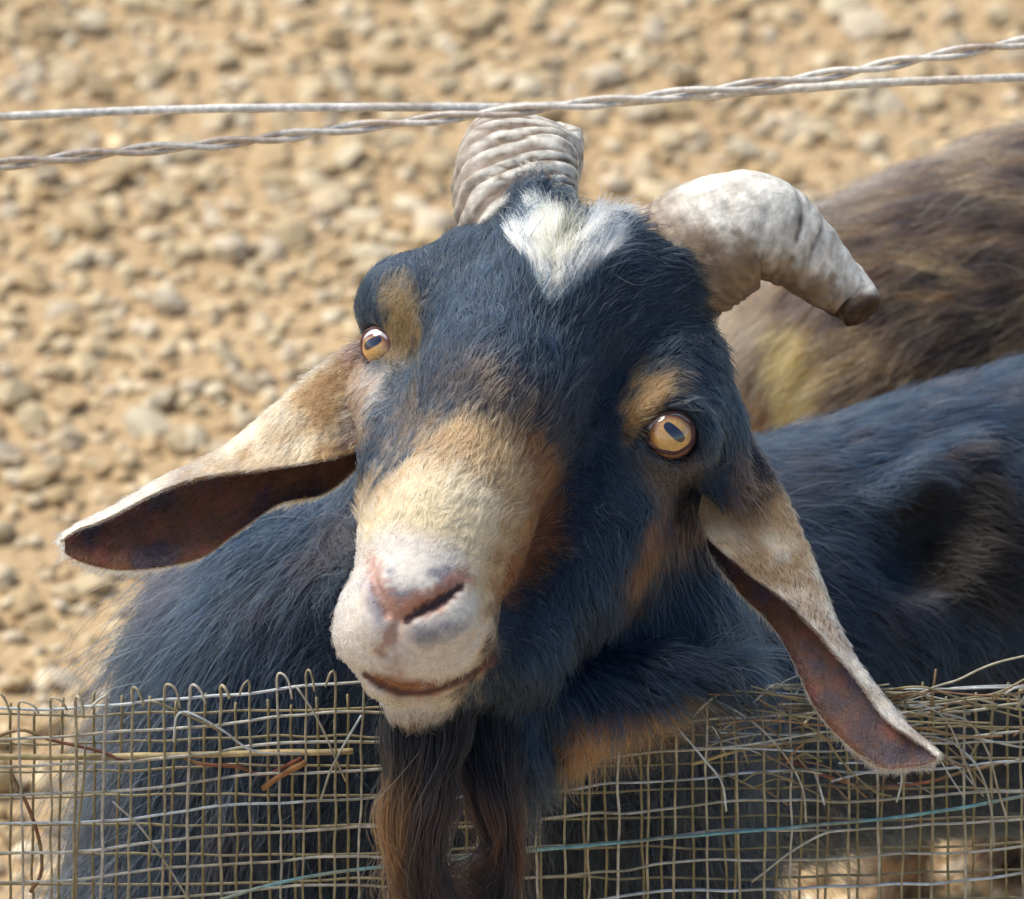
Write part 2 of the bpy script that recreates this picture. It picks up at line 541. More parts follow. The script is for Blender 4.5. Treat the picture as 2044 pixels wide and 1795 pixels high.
def grow(name, V, Q, count, parent, weight, flow, colour, npt=5, radius=0.92, clump=0.66, per_clump=26, droop=0.35, jitter=0.26, lift_j=0.3):
    """strands rooted all over a surface. flow(root, normal) -> direction, length, lift ; colour(root) -> rgb"""
    T = tri_of(Q)
    N = vert_normals(V, T)
    A = np.linalg.norm(np.cross(V[T[:, 1]] - V[T[:, 0]], V[T[:, 2]] - V[T[:, 0]]), axis=1)
    cen = V[T].mean(1); nn = N[T].mean(1)
    w = A * weight(cen, nn)
    cs = np.cumsum(w); cs /= cs[-1]
    ti = np.searchsorted(cs, rng.random(count))
    r1 = np.sqrt(rng.random(count)); r2 = rng.random(count)
    b = np.stack([1 - r1, r1 * (1 - r2), r1 * r2], -1)
    R = np.einsum('ij,ijk->ik', b, V[T[ti]])
    Nn = np.einsum('ij,ijk->ik', b, N[T[ti]])
    Nn /= np.linalg.norm(Nn, axis=1)[:, None] + 1e-12
    D, L, lift = flow(R, Nn)
    tw = (noise(R, 55, 5) - 0.5) * 0.7
    D = D + np.stack([-D[:, 1], D[:, 0], D[:, 2] * 0], -1) * tw[:, None]
    D = D + rng.normal(0, jitter, D.shape)
    D -= Nn * np.einsum('ij,ij->i', D, Nn)[:, None]
    D /= np.linalg.norm(D, axis=1)[:, None] + 1e-9
    lift = np.clip(lift * (1 + rng.normal(0, lift_j, count)) + 0.12 * (noise(R, 40, 9) - 0.5), 0.05, 2)
    L = L * rng.lognormal(0, 0.28, count)
    t = np.linspace(0, 1, npt)
    # start along normal + flow, bend over towards the flow and a little down
    down = np.array([0, -math.cos(TH), -math.sin(TH)])
    pts = R[:, None] + L[:, None, None] * (D[:, None] * (t ** 1.0)[None, :, None]
          + Nn[:, None] * (lift[:, None] * (t - 0.45 * t * t)[None])[:, :, None]
          + down[None, None] * (droop * (L / 400.0)[:, None, None]) * (t ** 2)[None, :, None])
    pts -= Nn[:, None] * 2.0
    if clump > 0:
        m = max(8, count // per_clump)
        ids = rng.choice(count, m, replace=False)
        kd = kdtree.KDTree(m)
        for j, i in enumerate(ids): kd.insert(R[i], j)
        kd.balance()
        near = np.array([kd.find(r)[1] for r in R])
        cl = ids[near]
        target = pts[cl]
        f = clump * (t ** 1.6) * 1.0
        amt = rng.uniform(0.3, 1.0, count)[:, None, None] * f[None, :, None]
        tgt = target + (R - R[cl])[:, None] * 0.25
        pts = pts * (1 - amt) + tgt * amt
    colr = colour(R) * rng.lognormal(0, 0.30, count)[:, None]
    rad = radius * np.linspace(1.0, 0.35, npt)[None] * rng.lognormal(0, 0.2, count)[:, None]
    return strands(name, pts, rad, colr, parent)

def strands(name, pts, rad, colr, parent):
    n, k, _ = pts.shape
    hc = bpy.data.hair_curves.new(name)
    hc.add_curves([k] * n)
    hc.attributes['position'].data.foreach_set('vector', wd(pts).astype(np.float32).ravel())
    ra = hc.attributes.get('radius') or hc.attributes.new('radius', 'FLOAT', 'POINT')
    ra.data.foreach_set('value', (np.broadcast_to(rad, (n, k)) * UNIT).astype(np.float32).ravel())
    dom = 'CURVE' if colr.ndim == 2 else 'POINT'
    ca = hc.attributes.new('tint', 'FLOAT_COLOR', dom)
    cl_ = np.clip(colr, 0.002, 0.95).reshape(-1, 3)
    c4 = np.ones((len(cl_), 4), np.float32); c4[:, :3] = cl_
    ca.data.foreach_set('color', c4.ravel())
    hc.materials.append(M_FUR)
    o = put(bpy.data.objects.new(name, hc), parent)
    o['kind'] = 'stuff'
    return o

# ------------------------------------------------------------------ the black goat
GOAT = empty('goat', wd(cc((900, 2750, -1000))))
tag(GOAT, 'black horned goat with cream muzzle and amber eyes, its head over the mesh fence', 'goat')

fld = Field(axis_grid(-1150, 3000, -385, 440, 6.5, 28),
            axis_grid(-2300, 620, -570, 520, 6.5, 28),
            axis_grid(-2700, 560, -150, 500, 6.5, 28))

# skull and face
fld.chain([(1060, 605, -140, 178), (1185, 640, -115, 190)], 60)
fld.ball((806, 618, -112, 90), 60)
fld.chain([(930, 560, -120, 92), (835, 608, -110, 92)], 60)
fld.chain([(960, 690, -30, 120), (845, 650, -80, 86)], 60)
fld.chain([(1330, 640, -100, 72), (1352, 740, -50, 84), (1384, 840, -40, 86)], 60)                       # brow over the far eye
fld.ball((1330, 838, 38, 98), 70)                       # orbit of the near eye
fld.chain([(1090, 600, -30, 165), (1000, 800, 105, 168)], 70)
fld.chain([(795, 760, -70, 76), (822, 1000, 110, 104)], 60)   # far cheek
fld.chain([(1000, 800, 90, 160), (885, 1060, 262, 146), (842, 1210, 345, 140)], 60)
fld.ell((825, 1262, 335), (150, 118, 112), 50)           # upper lip
fld.chain([(1180, 1060, -10, 145), (1010, 1275, 140, 110), (828, 1374, 266, 69)], 45)   # lower jaw
fld.chain([(1235, 915, -15, 132), (1120, 1150, 55, 126)], 60)
fld.chain([(1400, 850, -70, 78), (1452, 985, -40, 58)], 50)   # root of the near ear
fld.chain([(780, 770, -170, 90), (735, 810, -110, 70)], 50)   # root of the far ear
fld.chain([(1030, 520, -120, 110), (1056, 452, -112, 80)], 50)   # horn pedicles
fld.chain([(1280, 560, -80, 110), (1340, 540, -80, 100)], 50)
# neck, chest, trunk, legs
fld.chain([(1130, 760, -330, 250), (850, 1350, -560, 370)], 110)
fld.chain([(1270, 950, -280, 185), (1235, 1265, -245, 245)], 90)
fld.chain([(1130, 1362, 20, 66), (1300, 1358, 25, 56), (1452, 1350, 20, 42)], 34)
fld.chain([(1080, 1395, 70, 62), (1300, 1395, 40, 40)], 40)
fld.chain([(1180, 1420, 60, 56), (1120, 1515, 52, 26)], 30)
fld.chain([(985, 1390, 110, 78), (1030, 1500, 85, 58), (1052, 1590, 62, 26)], 34)
fld.chain([(625, 1360, -540, 350), (575, 1820, -780, 425)], 120)
fld.chain([(800, 1500, -660, 400), (3000, 815, -1920, 415)], 120)
fld.chain([(1300, 1400, -970, 290), (2600, 1250, -1720, 410)], 120)
fld.chain([(1240, 1450, -640, 290), (1295, 1800, -790, 215), (1310, 2250, -1010, 85), (1310, 2760, -1280, 62)], 100)
fld.chain([(640, 1850, -800, 240), (650, 2250, -1010, 90), (650, 2760, -1270, 62)], 100)
fld.chain([(2850, 1100, -1900, 330), (2850, 1600, -2100, 120), (2930, 1850, -2250, 80), (2900, 2400, -2530, 62)], 100)
fld.chain([(2600, 1150, -2250, 250), (2600, 1600, -2450, 110), (2680, 1850, -2580, 75)], 100)

# features carved where the surface is
MOUTH = [(728, 1346), (752, 1366), (800, 1384), (850, 1382), (905, 1364), (950, 1340), (983, 1316)]
NOS_R = [(812, 1236), (850, 1214), (885, 1196), (922, 1168)]
NOS_L = [(772, 1226), (757, 1190), (742, 1150), (737, 1122)]
PHIL = [(792, 1240), (786, 1275), (772, 1312)]
zm = [fld.zs(*p) for p in MOUTH]; zr = [fld.zs(*p) for p in NOS_R]; zl = [fld.zs(*p) for p in NOS_L]; zp = [fld.zs(*p) for p in PHIL]
fld.chain([(770, 1352, zm[2] - 22, 42), (900, 1330, zm[4] - 25, 46)], 30)     # lips
fld.ell((868, 1240, zr[1] - 30), (66, 44, 42), 40)                              # right nostril wing
fld.ell((760, 1240, zl[0] - 35), (40, 50, 40), 30)
zn = fld.zs(800, 1190)
fld.ell((812, 1180, zn - 34), (82, 50, 54), 26)                                 # nose pad
zm = [fld.zs(*p) for p in MOUTH]; zr = [fld.zs(*p) for p in NOS_R]; zl = [fld.zs(*p) for p in NOS_L]; zp = [fld.zs(*p) for p in PHIL]
fld.carve([(p[0], p[1], z + 2, 13 if 0 < i < 6 else 8) for i, (p, z) in enumerate(zip(MOUTH, zm))], 10)
fld.carve([(p[0], p[1], z - 2, r) for p, z, r in zip(NOS_R, zr, (8, 15, 14, 7))], 6)
fld.carve([(p[0], p[1], z - 2, r) for p, z, r in zip(NOS_L, zl, (10, 11, 9, 6))], 6)
fld.carve([(p[0], p[1], z + 4, 9) for p, z in zip(PHIL, zp)], 8)
# hollow of the flank
zf = fld.zs(1880, 1060)
fld.chain([(1730, 1010, fld.zs(1730, 1010) - 16, 30), (1840, 945, fld.zs(1840, 945) - 8, 36), (1945, 885, fld.zs(1945, 885) - 12, 30)], 30)
fld.carve([(1822, 1095, zf + 58, 110), (1890, 1035, zf + 50, 104)], 24)
# eye sockets
def roll(pts, r, off=0.35, k=12):
    fld.chain([(x, y, fld.zs(x, y) - r * off, r) for x, y in pts], k)
roll([(1262, 858), (1286, 822), (1330, 800), (1380, 812), (1408, 852), (1412, 890)], 17, 0.1)
roll([(1280, 892), (1312, 918), (1356, 922), (1396, 900)], 12, 0.2)
EYE_R = np.array([1336.0, 864.0, fld.zs(1336, 866) - 40])
EYE_L = np.array([770.0, 690.0, fld.zs(748, 690) - 34])
fld.carve([(EYE_R[0], EYE_R[1], EYE_R[2], 59), (EYE_R[0] + 1, EYE_R[1], EYE_R[2], 59)], 10)
fld.carve([(EYE_L[0], EYE_L[1], EYE_L[2], 51), (EYE_L[0] + 1, EYE_L[1], EYE_L[2], 51)], 10)
BV, BQ = fld.mesh(2)
Z_MOUTH, Z_NOSE = min(zm), min(zr)

BLACK = np.array([0.0080, 0.0155, 0.0275])
def lerp(c, col, m):
    return c + (np.asarray(col) - c) * np.clip(m, 0, 1)[:, None]

TUFT_L = [(1024, 484), (1054, 430), (1088, 412), (1106, 455), (1112, 540), (1094, 602), (1066, 548)]
TUFT_R = [(1100, 602), (1136, 515), (1172, 458), (1214, 430), (1214, 500), (1184, 550), (1130, 592)]

def goat_colour(c, per_hair=True):
    """the coat's own markings"""
    x, y = px_of(c); z = c[:, 2]
    n1 = noise(c, 26, 1) - 0.5; n2 = noise(c, 9, 2) - 0.5; n3 = noise(c, 70, 3) - 0.5
    jx = rng.normal(0, 7, len(x)) if per_hair else 0
    xx = x + n1 * 34 + n2 * 14 + jx; yy = y + n3 * 30 + n1 * 24 + jx
    col = np.tile(BLACK, (len(x), 1)) * (1 + 0.5 * n3)[:, None]
    if per_hair: col = np.where((rng.random(len(x)) < 0.07)[:, None], np.array([[0.06, 0.085, 0.11]]), col)
    # brown tinge of the old coat on neck and chest
    col = lerp(col, (0.030, 0.018, 0.013), smooth01((n3 + 0.02) * 3) * 0.45 * (1 - smooth01((z + 260) / 60)))
    head = smooth01((z + 260) / 60)
    front = smooth01((z - 0) / 60)
    def P(poly, s, dx=0, dy=0):
        return smooth01(0.5 - poly_sd(xx + dx, yy + dy, poly) / (2 * s))
    # blaze
    m = P([(900, 900), (990, 850), (1060, 870), (1108, 930), (1112, 1030), (1088, 1100), (1050, 1165), (1000, 1210), (900, 1150), (900, 1000)], 24) * front
    col = lerp(col, (0.17, 0.060, 0.020), m)
    m = P([(790, 900), (870, 800), (950, 760), (1050, 830), (1060, 930), (800, 1000)], 90) * front
    col = lerp(col, (0.16, 0.105, 0.060), m * (0.55 + 1.5 * n1))
    m = P([(850, 880), (940, 825), (1020, 880), (1062, 960), (1046, 1050), (1000, 1130), (985, 1200), (990, 1280), (935, 1370), (850, 1450), (740, 1452), (640, 1350), (640, 1150), (700, 1010)], 24) * front
    col = lerp(col, (0.36, 0.225, 0.105), m)
    m = P([(830, 940), (910, 930), (985, 1000), (985, 1075), (960, 1140), (975, 1250), (930, 1370), (850, 1450), (740, 1450), (630, 1350), (630, 1150), (715, 1040)], 32) * front
    col = lerp(col, (0.62, 0.49, 0.30), m)
    m = P([(760, 1060), (900, 1080), (940, 1160), (965, 1260), (920, 1360), (850, 1440), (740, 1440), (620, 1340), (620, 1120)], 30) * front
    col = lerp(col, (0.56, 0.50, 0.425), m)
    # thin hair and skin showing round the nostrils
    m = smooth01(1 - seg_d(xx, yy, [(790, 1170), (850, 1185), (905, 1150)]) / 52) * front
    col = lerp(col, (0.22, 0.20, 0.21), m * (0.9 + 2.6 * n1 + 1.6 * n2))
    m = smooth01(1 - seg_d(xx, yy, [(800, 1215), (860, 1188)]) / 34) * front
    col = lerp(col, (0.42, 0.20, 0.125), m * (0.9 + n2))
    m = smooth01(1 - seg_d(xx, yy, [(840, 1262), (905, 1240)]) / 36) * front
    col = lerp(col, (0.20, 0.19, 0.22), m * (0.9 + n1))
    m = smooth01(1 - seg_d(xx, yy, [(738, 1165), (752, 1235)]) / 30) * front
    col = lerp(col, (0.33, 0.29, 0.31), m * 0.85)
    m = smooth01(1 - seg_d(xx, yy, [(790, 1245), (780, 1300), (790, 1345)]) / 40) * front
    col = lerp(col, (0.36, 0.235, 0.19), m * (0.75 + 2.2 * n1 + n2))
    m = smooth01(1 - seg_d(x + n2 * 8, y + n2 * 8, [(745, 1354), (790, 1374), (860, 1376), (930, 1356), (980, 1318)]) / np.interp(x, [740, 800, 870, 930, 985], [20, 34, 26, 12, 16])) * front
    col = lerp(col, (0.20, 0.075, 0.035), m * 1.3)
    jn = n2 * 12
    m = smooth01((34 - seg_d(x, y + 12, NOS_R) + jn * 2) / 26) * front
    col = lerp(col, (0.36, 0.155, 0.095), m * 0.85)
    m = smooth01((26 - seg_d(x - 8, y, NOS_L) + jn * 2) / 20) * front
    col = lerp(col, (0.38, 0.20, 0.15), m * 0.8)
    m = smooth01((12 - seg_d(x, y, NOS_R[:2] + NOS_R[2:]) + jn) / 7) * front
    col = lerp(col, (0.050, 0.016, 0.014), m)
    m = smooth01((9 - seg_d(x, y, MOUTH) + jn * 0.6) / 6) * front
    col = lerp(col, (0.085, 0.028, 0.018), m)
    # dark of the chin towards the beard
    m = smooth01((yy - 1410) / 26) * smooth01((1040 - xx) / 40) * front
    col = lerp(col, (0.06, 0.035, 0.025), m)
    # brow patches
    m = P([(762, 580), (815, 575), (838, 640), (822, 725), (782, 735), (765, 660)], 20) * head
    col = lerp(col, (0.19, 0.120, 0.044), m * 0.9)
    m = P([(1240, 800), (1275, 745), (1345, 735), (1352, 775), (1290, 830), (1248, 872)], 16) * head
    col = lerp(col, (0.19, 0.105, 0.038), m * 0.95)
    # paler hair round the eyes
    m = P([(1262, 905), (1330, 930), (1400, 880), (1395, 960), (1330, 1000), (1270, 960)], 22) * head
    col = lerp(col, (0.12, 0.085, 0.058), m * 0.5)
    m = P([(715, 730), (765, 735), (770, 790), (720, 800)], 18) * head
    col = lerp(col, (0.36, 0.31, 0.26), m * 0.7)
    # brown streak on the cheek
    m = P([(1340, 985), (1322, 1090), (1290, 1150), (1250, 1200), (1262, 1120), (1300, 1040)], 14) * smooth01((z + 140) / 60)
    col = lerp(col, (0.20, 0.078, 0.026), m * 0.85)
    # tan at the ear root
    m = P([(690, 735), (715, 690), (735, 740), (715, 905), (690, 900)], 16) * head
    col = lerp(col, (0.30, 0.19, 0.11), m * 0.8)
    m = P([(1480, 900), (1530, 960), (1470, 1080), (1350, 1075), (1360, 1030), (1440, 1010)], 26) * head
    col = lerp(col, (0.17, 0.085, 0.036), m * 0.6)
    # white tuft between the horns
    m = smooth01(0.5 - np.minimum(poly_sd(x + n2 * 16, y + n2 * 16, TUFT_L), poly_sd(x + n2 * 16, y - n2 * 16, TUFT_R)) / 12) * head
    col = lerp(col, (0.84, 0.79, 0.64), m)
    m = P([(1075, 440), (1120, 430), (1150, 500), (1100, 560)], 20) * head
    col = lerp(col, (0.70, 0.58, 0.30), m * 0.8)
    # tan throat
    m = P([(1118, 1440), (1150, 1402), (1260, 1412), (1420, 1400), (1380, 1455), (1190, 1540), (1112, 1590)], 12) * smooth01((z + 120) / 60)
    col = lerp(col, (0.21, 0.102, 0.044), m)
    # rusty hair along the elbow fold
    m = smooth01(1 - seg_d(xx, yy, [(1860, 930), (1910, 900), (1948, 888), (1960, 905)]) / 17) * smooth01((-z - 500) / 100)
    col = lerp(col, (0.24, 0.12, 0.06), m * 0.8)
    m = P([(1745, 1018), (1900, 940), (1965, 925), (2035, 1090), (1985, 1215), (1825, 1195)], 18) * smooth01((-z - 500) / 100)  # flank hollow: its shade painted into the fur as near-black brown
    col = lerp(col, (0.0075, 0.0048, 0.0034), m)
    return np.maximum(col, 0.003)

FLOW = [  # px, py, direction in the picture (y down), length, lift
    (830, 1130, 0.4, -0.9, 13, .35), (745, 1240, -0.6, -0.4, 11, .35), (940, 1225, 0.8, -0.35, 13, .35), (800, 1325, -.1, 0.7, 12, .4),
    (700, 1330, -.5, .5, 16, .5), (800, 1430, -0.1, 1, 34, .5), (900, 1420, 0.15, 1, 36, .5), (930, 1000, 0.5, -0.85, 26, .4), (800, 1000, 0.1, -0.95, 24, .4),
    (1050, 1010, 0.8, -0.5, 28, .4), (1000, 830, 0.35, -0.95, 40, .4), (860, 760, 0.1, -0.95, 34, .35), (1050, 700, 0.15, -1, 46, .35),
    (1000, 600, -0.1, -1, 44, .35), (1200, 700, 0.7, -0.7, 46, .35), (1280, 610, 0.95, -0.3, 52, .35), (1300, 520, 1, -0.1, 50, .35),
    (930, 540, -0.1, -0.95, 40, .3), (800, 560, -.2, -.8, 32, .3), (760, 640, 0.1, -1, 26, .3), (735, 790, -0.4, 0.7, 26, .35), (770, 900, 0.3, -0.85, 30, .35),
    (1075, 440, 0.0, -1, 80, .6), (1180, 480, 0.65, -0.75, 105, .6), (1110, 570, 0.3, -1, 80, .5), (1290, 800, 0.55, -0.8, 32, .35),
    (1400, 760, 0.7, 0.4, 42, .35), (1440, 840, 0.3, 0.9, 44, .35), (1240, 930, 0.45, 0.7, 36, .35), (1150, 1150, 0.2, 1, 44, .35), (1320, 1050, -0.25, 1, 44, .35),
    (1100, 1340, 0.3, 0.95, 60, .4), (1410, 1150, 0.25, 1, 95, .4), (1480, 1270, 0.7, 0.7, 85, .6), (1350, 1335, 0.92, 0.3, 80, .35),
    (1200, 1440, 0.05, 1, 78, .5), (1030, 1500, 0.05, 1, 90, .4), (1110, 1530, -.1, 1, 80, .4), (1320, 1415, 0.4, 0.85, 66, .5), (600, 1150, -0.45, 0.9, 110, .35), (400, 1200, -0.6, 0.8, 130, .4),
    (280, 1260, -0.85, 0.55, 150, .5), (260, 1450, -0.7, 0.7, 160, .5), (150, 1700, -0.7, 0.7, 160, .5), (450, 1600, -0.3, 0.95, 130, .4),
    (620, 1350, -0.2, 1, 110, .35), (900, 1600, 0, 1, 120, .4), (1300, 1650, 0.2, 1, 110, .4), (1530, 1700, 0.7, 0.7, 110, .5),
    (1600, 950, 0.92, -0.1, 85, .35), (1720, 870, .95, -.25, 90, .35), (1900, 800, 0.97, -0.15, 95, .35), (1950, 1350, 0.7, 0.6, 90, .35), (1700, 1400, 0.6, .7, 90, .35), (1650, 1150, .85, .3, 85, .3), (1980, 1050, .95, .1, 85, .3),
]
def goat_flow(R, Nn):
    x, y = px_of(R)
    f = idw(x, y, FLOW)
    D = np.stack([f[:, 0], -f[:, 1], np.zeros(len(x))], -1)
    L = f[:, 2] * np.where((R[:, 2] > -200) & (y < 1000), 0.84, 1.0); lift = f[:, 3].copy()
    L = L * np.where((R[:, 2] > 60) & (x < 1010) & (y > 1060) & (y < 1400), 0.62, 1)
    L = L * np.where((R[:, 2] > 60) & (seg_d(x, y, [(760, 1200), (800, 1225), (890, 1195)]) < 50), 0.55, 1)
    deep = smooth01((-R[:, 2] - 260) / 120) * (x < 1560) * (y < 1500)      # neck and chest behind the face
    L = L * (1 - deep) + np.maximum(L, 105) * deep
    Dd = np.stack([-0.25 + 0 * x, -0.95 + 0 * x, 0 * x], -1)
    hid = (deep * (x > 640) * (x < 1360))[:, None]
    D = D * (1 - hid) + Dd * hid
    return D, L, lift

VIEW = lambda P: (lambda d: d / np.linalg.norm(d, axis=-1, keepdims=True))(np.array([0, 0, DPX]) - P)
def goat_weight(c, n):
    x, y = px_of(c); z = c[:, 2]
    f = np.einsum('ij,ij->i', n, VIEW(c))
    w = np.where(f > -0.25, 1.0, 0.12)
    w = w * np.where((x > 2150) | (y > 1900), 0.15, 1.0)
    headness = smooth01((z + 200) / 80) * (y < 1480)
    w = w * (0.85 + 1.4 * headness)
    front = z > 60
    w = w * np.where(front & (seg_d(x, y, MOUTH) < 12), 0.0, 1)
    w = w * np.where(front & ((seg_d(x, y, NOS_R) < 11) | (seg_d(x, y, NOS_L) < 8)), 0.05, 1)
    w = w * np.where(front & (y > 1080) & (y < 1480) & (x < 1010), 1.7, 1)
    w = w * np.where(front & (seg_d(x, y, [(785, 1205), (880, 1190)]) < 50), 0.22, 1)
    for e, r in ((EYE_R, 50), (EYE_L, 41)):
        ec = cc(e)
        w = w * np.where(np.linalg.norm(c - ec, axis=1) < r + 6, 0.0, 1)
    tf = np.minimum(poly_sd(x, y, TUFT_L), poly_sd(x, y, TUFT_R))
    w = w * np.where((tf < -2) & (z > -330), 0.12, 1)
    w = w * np.where((poly_sd(x, y, [(1100, 700), (1040, 600), (1100, 560), (1200, 560), (1290, 500), (1290, 620)]) < 0) & (z > -330), 0.75, 1)
    return w

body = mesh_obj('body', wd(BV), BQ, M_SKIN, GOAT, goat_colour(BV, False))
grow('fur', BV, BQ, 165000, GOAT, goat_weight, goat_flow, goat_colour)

def guard_weight(c, n):
    x, y = px_of(c); z = c[:, 2]
    f = np.einsum('ij,ij->i', n, VIEW(c))
    return ((z < -180) & (y > 1020) & (x < 1640) & (f > -0.4)) * 1.0 + ((z > -250) & (z < 60) & (x > 1380) & (x < 1560) & (y > 1080) & (y < 1420)) * 3.0
def guard_flow(R, Nn):
    D, L, lift = goat_flow(R, Nn)
    return D, L * 1.25, lift + 0.45
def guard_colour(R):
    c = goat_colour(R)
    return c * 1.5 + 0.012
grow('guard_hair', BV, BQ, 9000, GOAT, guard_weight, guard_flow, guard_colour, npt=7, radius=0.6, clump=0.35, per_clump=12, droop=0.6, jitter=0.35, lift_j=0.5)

def tuft_weight(c, n):
    x, y = px_of(c)
    tf = np.minimum(poly_sd(x, y, TUFT_L), poly_sd(x, y, TUFT_R))
    return ((tf < 2) & (c[:, 2] > -330)).astype(float)
def tuft_flow(R, Nn):
    x, y = px_of(R)
    f = idw(x, y, [(1040, 460, -.45, -.9, 42, .5), (1080, 430, -.2, -1, 50, .7), (1100, 540, -0.5, -.9, 50, .45), (1090, 600, -.15, -1, 46, .35),
                   (1150, 470, .40, -.92, 62, .9), (1210, 430, .35, -.95, 48, 1.0), (1200, 520, .60, -.8, 54, .7), (1140, 570, .6, -.8, 56, .5)], 4)
    return np.stack([f[:, 0], -f[:, 1], 0 * x], -1), f[:, 2], f[:, 3]
def tuft_colour(R):
    x, y = px_of(R)
    c = np.tile((0.86, 0.78, 0.58), (len(x), 1))
    m = smooth01(0.5 - poly_sd(x, y, [(1075, 440), (1130, 420), (1150, 500), (1105, 560), (1075, 520)]) / 24)
    c = lerp(c, (0.72, 0.61, 0.34), m * 0.9)
    return lerp(c, (0.40, 0.37, 0.33), smooth01((y - 560) / 60) * 0.7)
grow('forehead_tuft', BV, BQ, 11000, GOAT, tuft_weight, tuft_flow, tuft_colour, npt=6, radius=1.1, clump=0.62, per_clump=45, droop=0.15, jitter=0.07)

# ---- eyes: eyeball with iris and pupil, and lids
def sphere_patch(center, r, axis, side, ang, n=24, m=48, outline=None):
    """patch of a sphere about an axis; ang: half angle or function of polar angle"""
    axis = axis / np.linalg.norm(axis)
    u = side - axis * (side @ axis); u /= np.linalg.norm(u); v = np.cross(axis, u)
    V = [center + axis * r]; F = []
    for i in range(1, n + 1):
        for j in range(m):
            ph = 2 * math.pi * j / m
            a = (ang(ph) if callable(ang) else ang) * i / n
            V.append(center + r * (math.cos(a) * axis + math.sin(a) * (math.cos(ph) * u + math.sin(ph) * v)))
    for j in range(m): F.append((0, 1 + j, 1 + (j + 1) % m))
    for i in range(n - 1):
        for j in range(m):
            a = 1 + i * m + j; b = 1 + i * m + (j + 1) % m
            F.append((a, a + m, b + m, b))
    return np.array(V), F

def make_eye(center_px, r, look, pupil_look, pupil_dir, lid_axis, lid_shape, iris_half):
    c = cc(center_px)
    unit = lambda v: np.asarray(v, float) / np.linalg.norm(v)
    look, plook, ax = unit(look), unit(pupil_look), unit(lid_axis)
    pd = np.asarray(pupil_dir, float)
    V, F = sphere_patch(c, r, look, pd, math.pi * 0.98, 30, 48)
    ball = mesh_obj('eye', wd(V), F, M_EYE, GOAT, lerp(np.tile((0.055, 0.025, 0.020), (len(V), 1)), (0.50, 0.48, 0.47), smooth01(((V - c) @ np.array([-0.15, 0.98, 0.1]) / r - 0.24) / 0.16)))  # pale top crescent: sky reflection painted onto the eyeball
    V, F = sphere_patch(c, r + 0.8, look, pd, iris_half, 16, 64)
    d = np.linalg.norm(V - (c + look * (r + 0.8)), axis=1) / (r * iris_half)
    t = noise(V, 3.0, 8) - 0.5
    col = np.array([0.54, 0.295, 0.085]) * (1 + 0.45 * t)[:, None]
    col = col + (np.array([0.16, 0.055, 0.025]) - col) * smooth01((d - 0.62) / 0.36)[:, None]
    mesh_obj('iris', wd(V), F, M_EYE, ball, col)
    def pup(ph):
        n = 3.0
        return (abs(math.cos(ph) / 0.45) ** n + abs(math.sin(ph) / 0.18) ** n) ** (-1 / n)
    V, F = sphere_patch(c, r + 1.6, plook, pd, pup, 8, 48)
    mesh_obj('pupil', wd(V), F, M_EYE, ball, np.tile((0.010, 0.010, 0.028), (len(V), 1)))
    # lids: a fleshy band round the opening, thick at its rim
    u = pd - ax * (pd @ ax); u /= np.linalg.norm(u); v = np.cross(ax, u)
    prof = [(0.0, 0.4), (0.015, 2.2), (0.06, 3.6), (0.13, 3.0), (0.24, 0.0), (0.45, -5.0), (0.75, -12.0)]
    V, F = [], []
    m = 56
    for j in range(m):
        ph = 2 * math.pi * j / m
        a0 = lid_shape(ph) + 0.035 * math.sin(5 * ph + 1.3) * math.sin(2 * ph)
        w = 1 + 0.5 * (hash3(np.array([j // 3]), np.array([0]), np.array([0]), 5)[0] - 0.5)
        for da, h in prof:
            a = a0 + da
            V.append(c + (r + h * w) * (math.cos(a) * ax + math.sin(a) * (math.cos(ph) * u + math.sin(ph) * v)))
    k = len(prof)
    for j in range(m):
        for i in range(k - 1):
            F.append((j * k + i, j * k + i + 1, ((j + 1) % m) * k + i + 1, ((j + 1) % m) * k + i))
    V = np.array(V)
    col = np.tile((0.045, 0.035, 0.034), (len(V), 1))
    idx = np.arange(len(V)) % k
    col[idx < 3] = (0.085, 0.028, 0.020)
    col = col * (0.6 + 0.8 * noise(V, 14, 6))[:, None]
    mesh_obj('eyelid', wd(V), F, M_SKIN, GOAT, col)

def lid_r(p):      # polar angle from the pupil's long direction; pointed towards the nose, flatter above and below
    return 0.765 + 0.075 * math.cos(2 * (p - 0.85)) + 0.22 * max(0, math.cos(p - 3.95)) ** 12
make_eye(EYE_R, 57, (0.10, -0.20, 1.0), (0.16, 0.02, 1.0), (0.74, -0.66, 0), (0.08, 0.02, 1.0), lid_r, 0.86)
make_eye(EYE_L, 49, (-0.50, -0.32, 0.83), (-0.56, 0.10, 0.83), (0.80, 0.42, 0.42), (-0.56, 0.0, 0.83), lambda p: 0.72, 0.80)

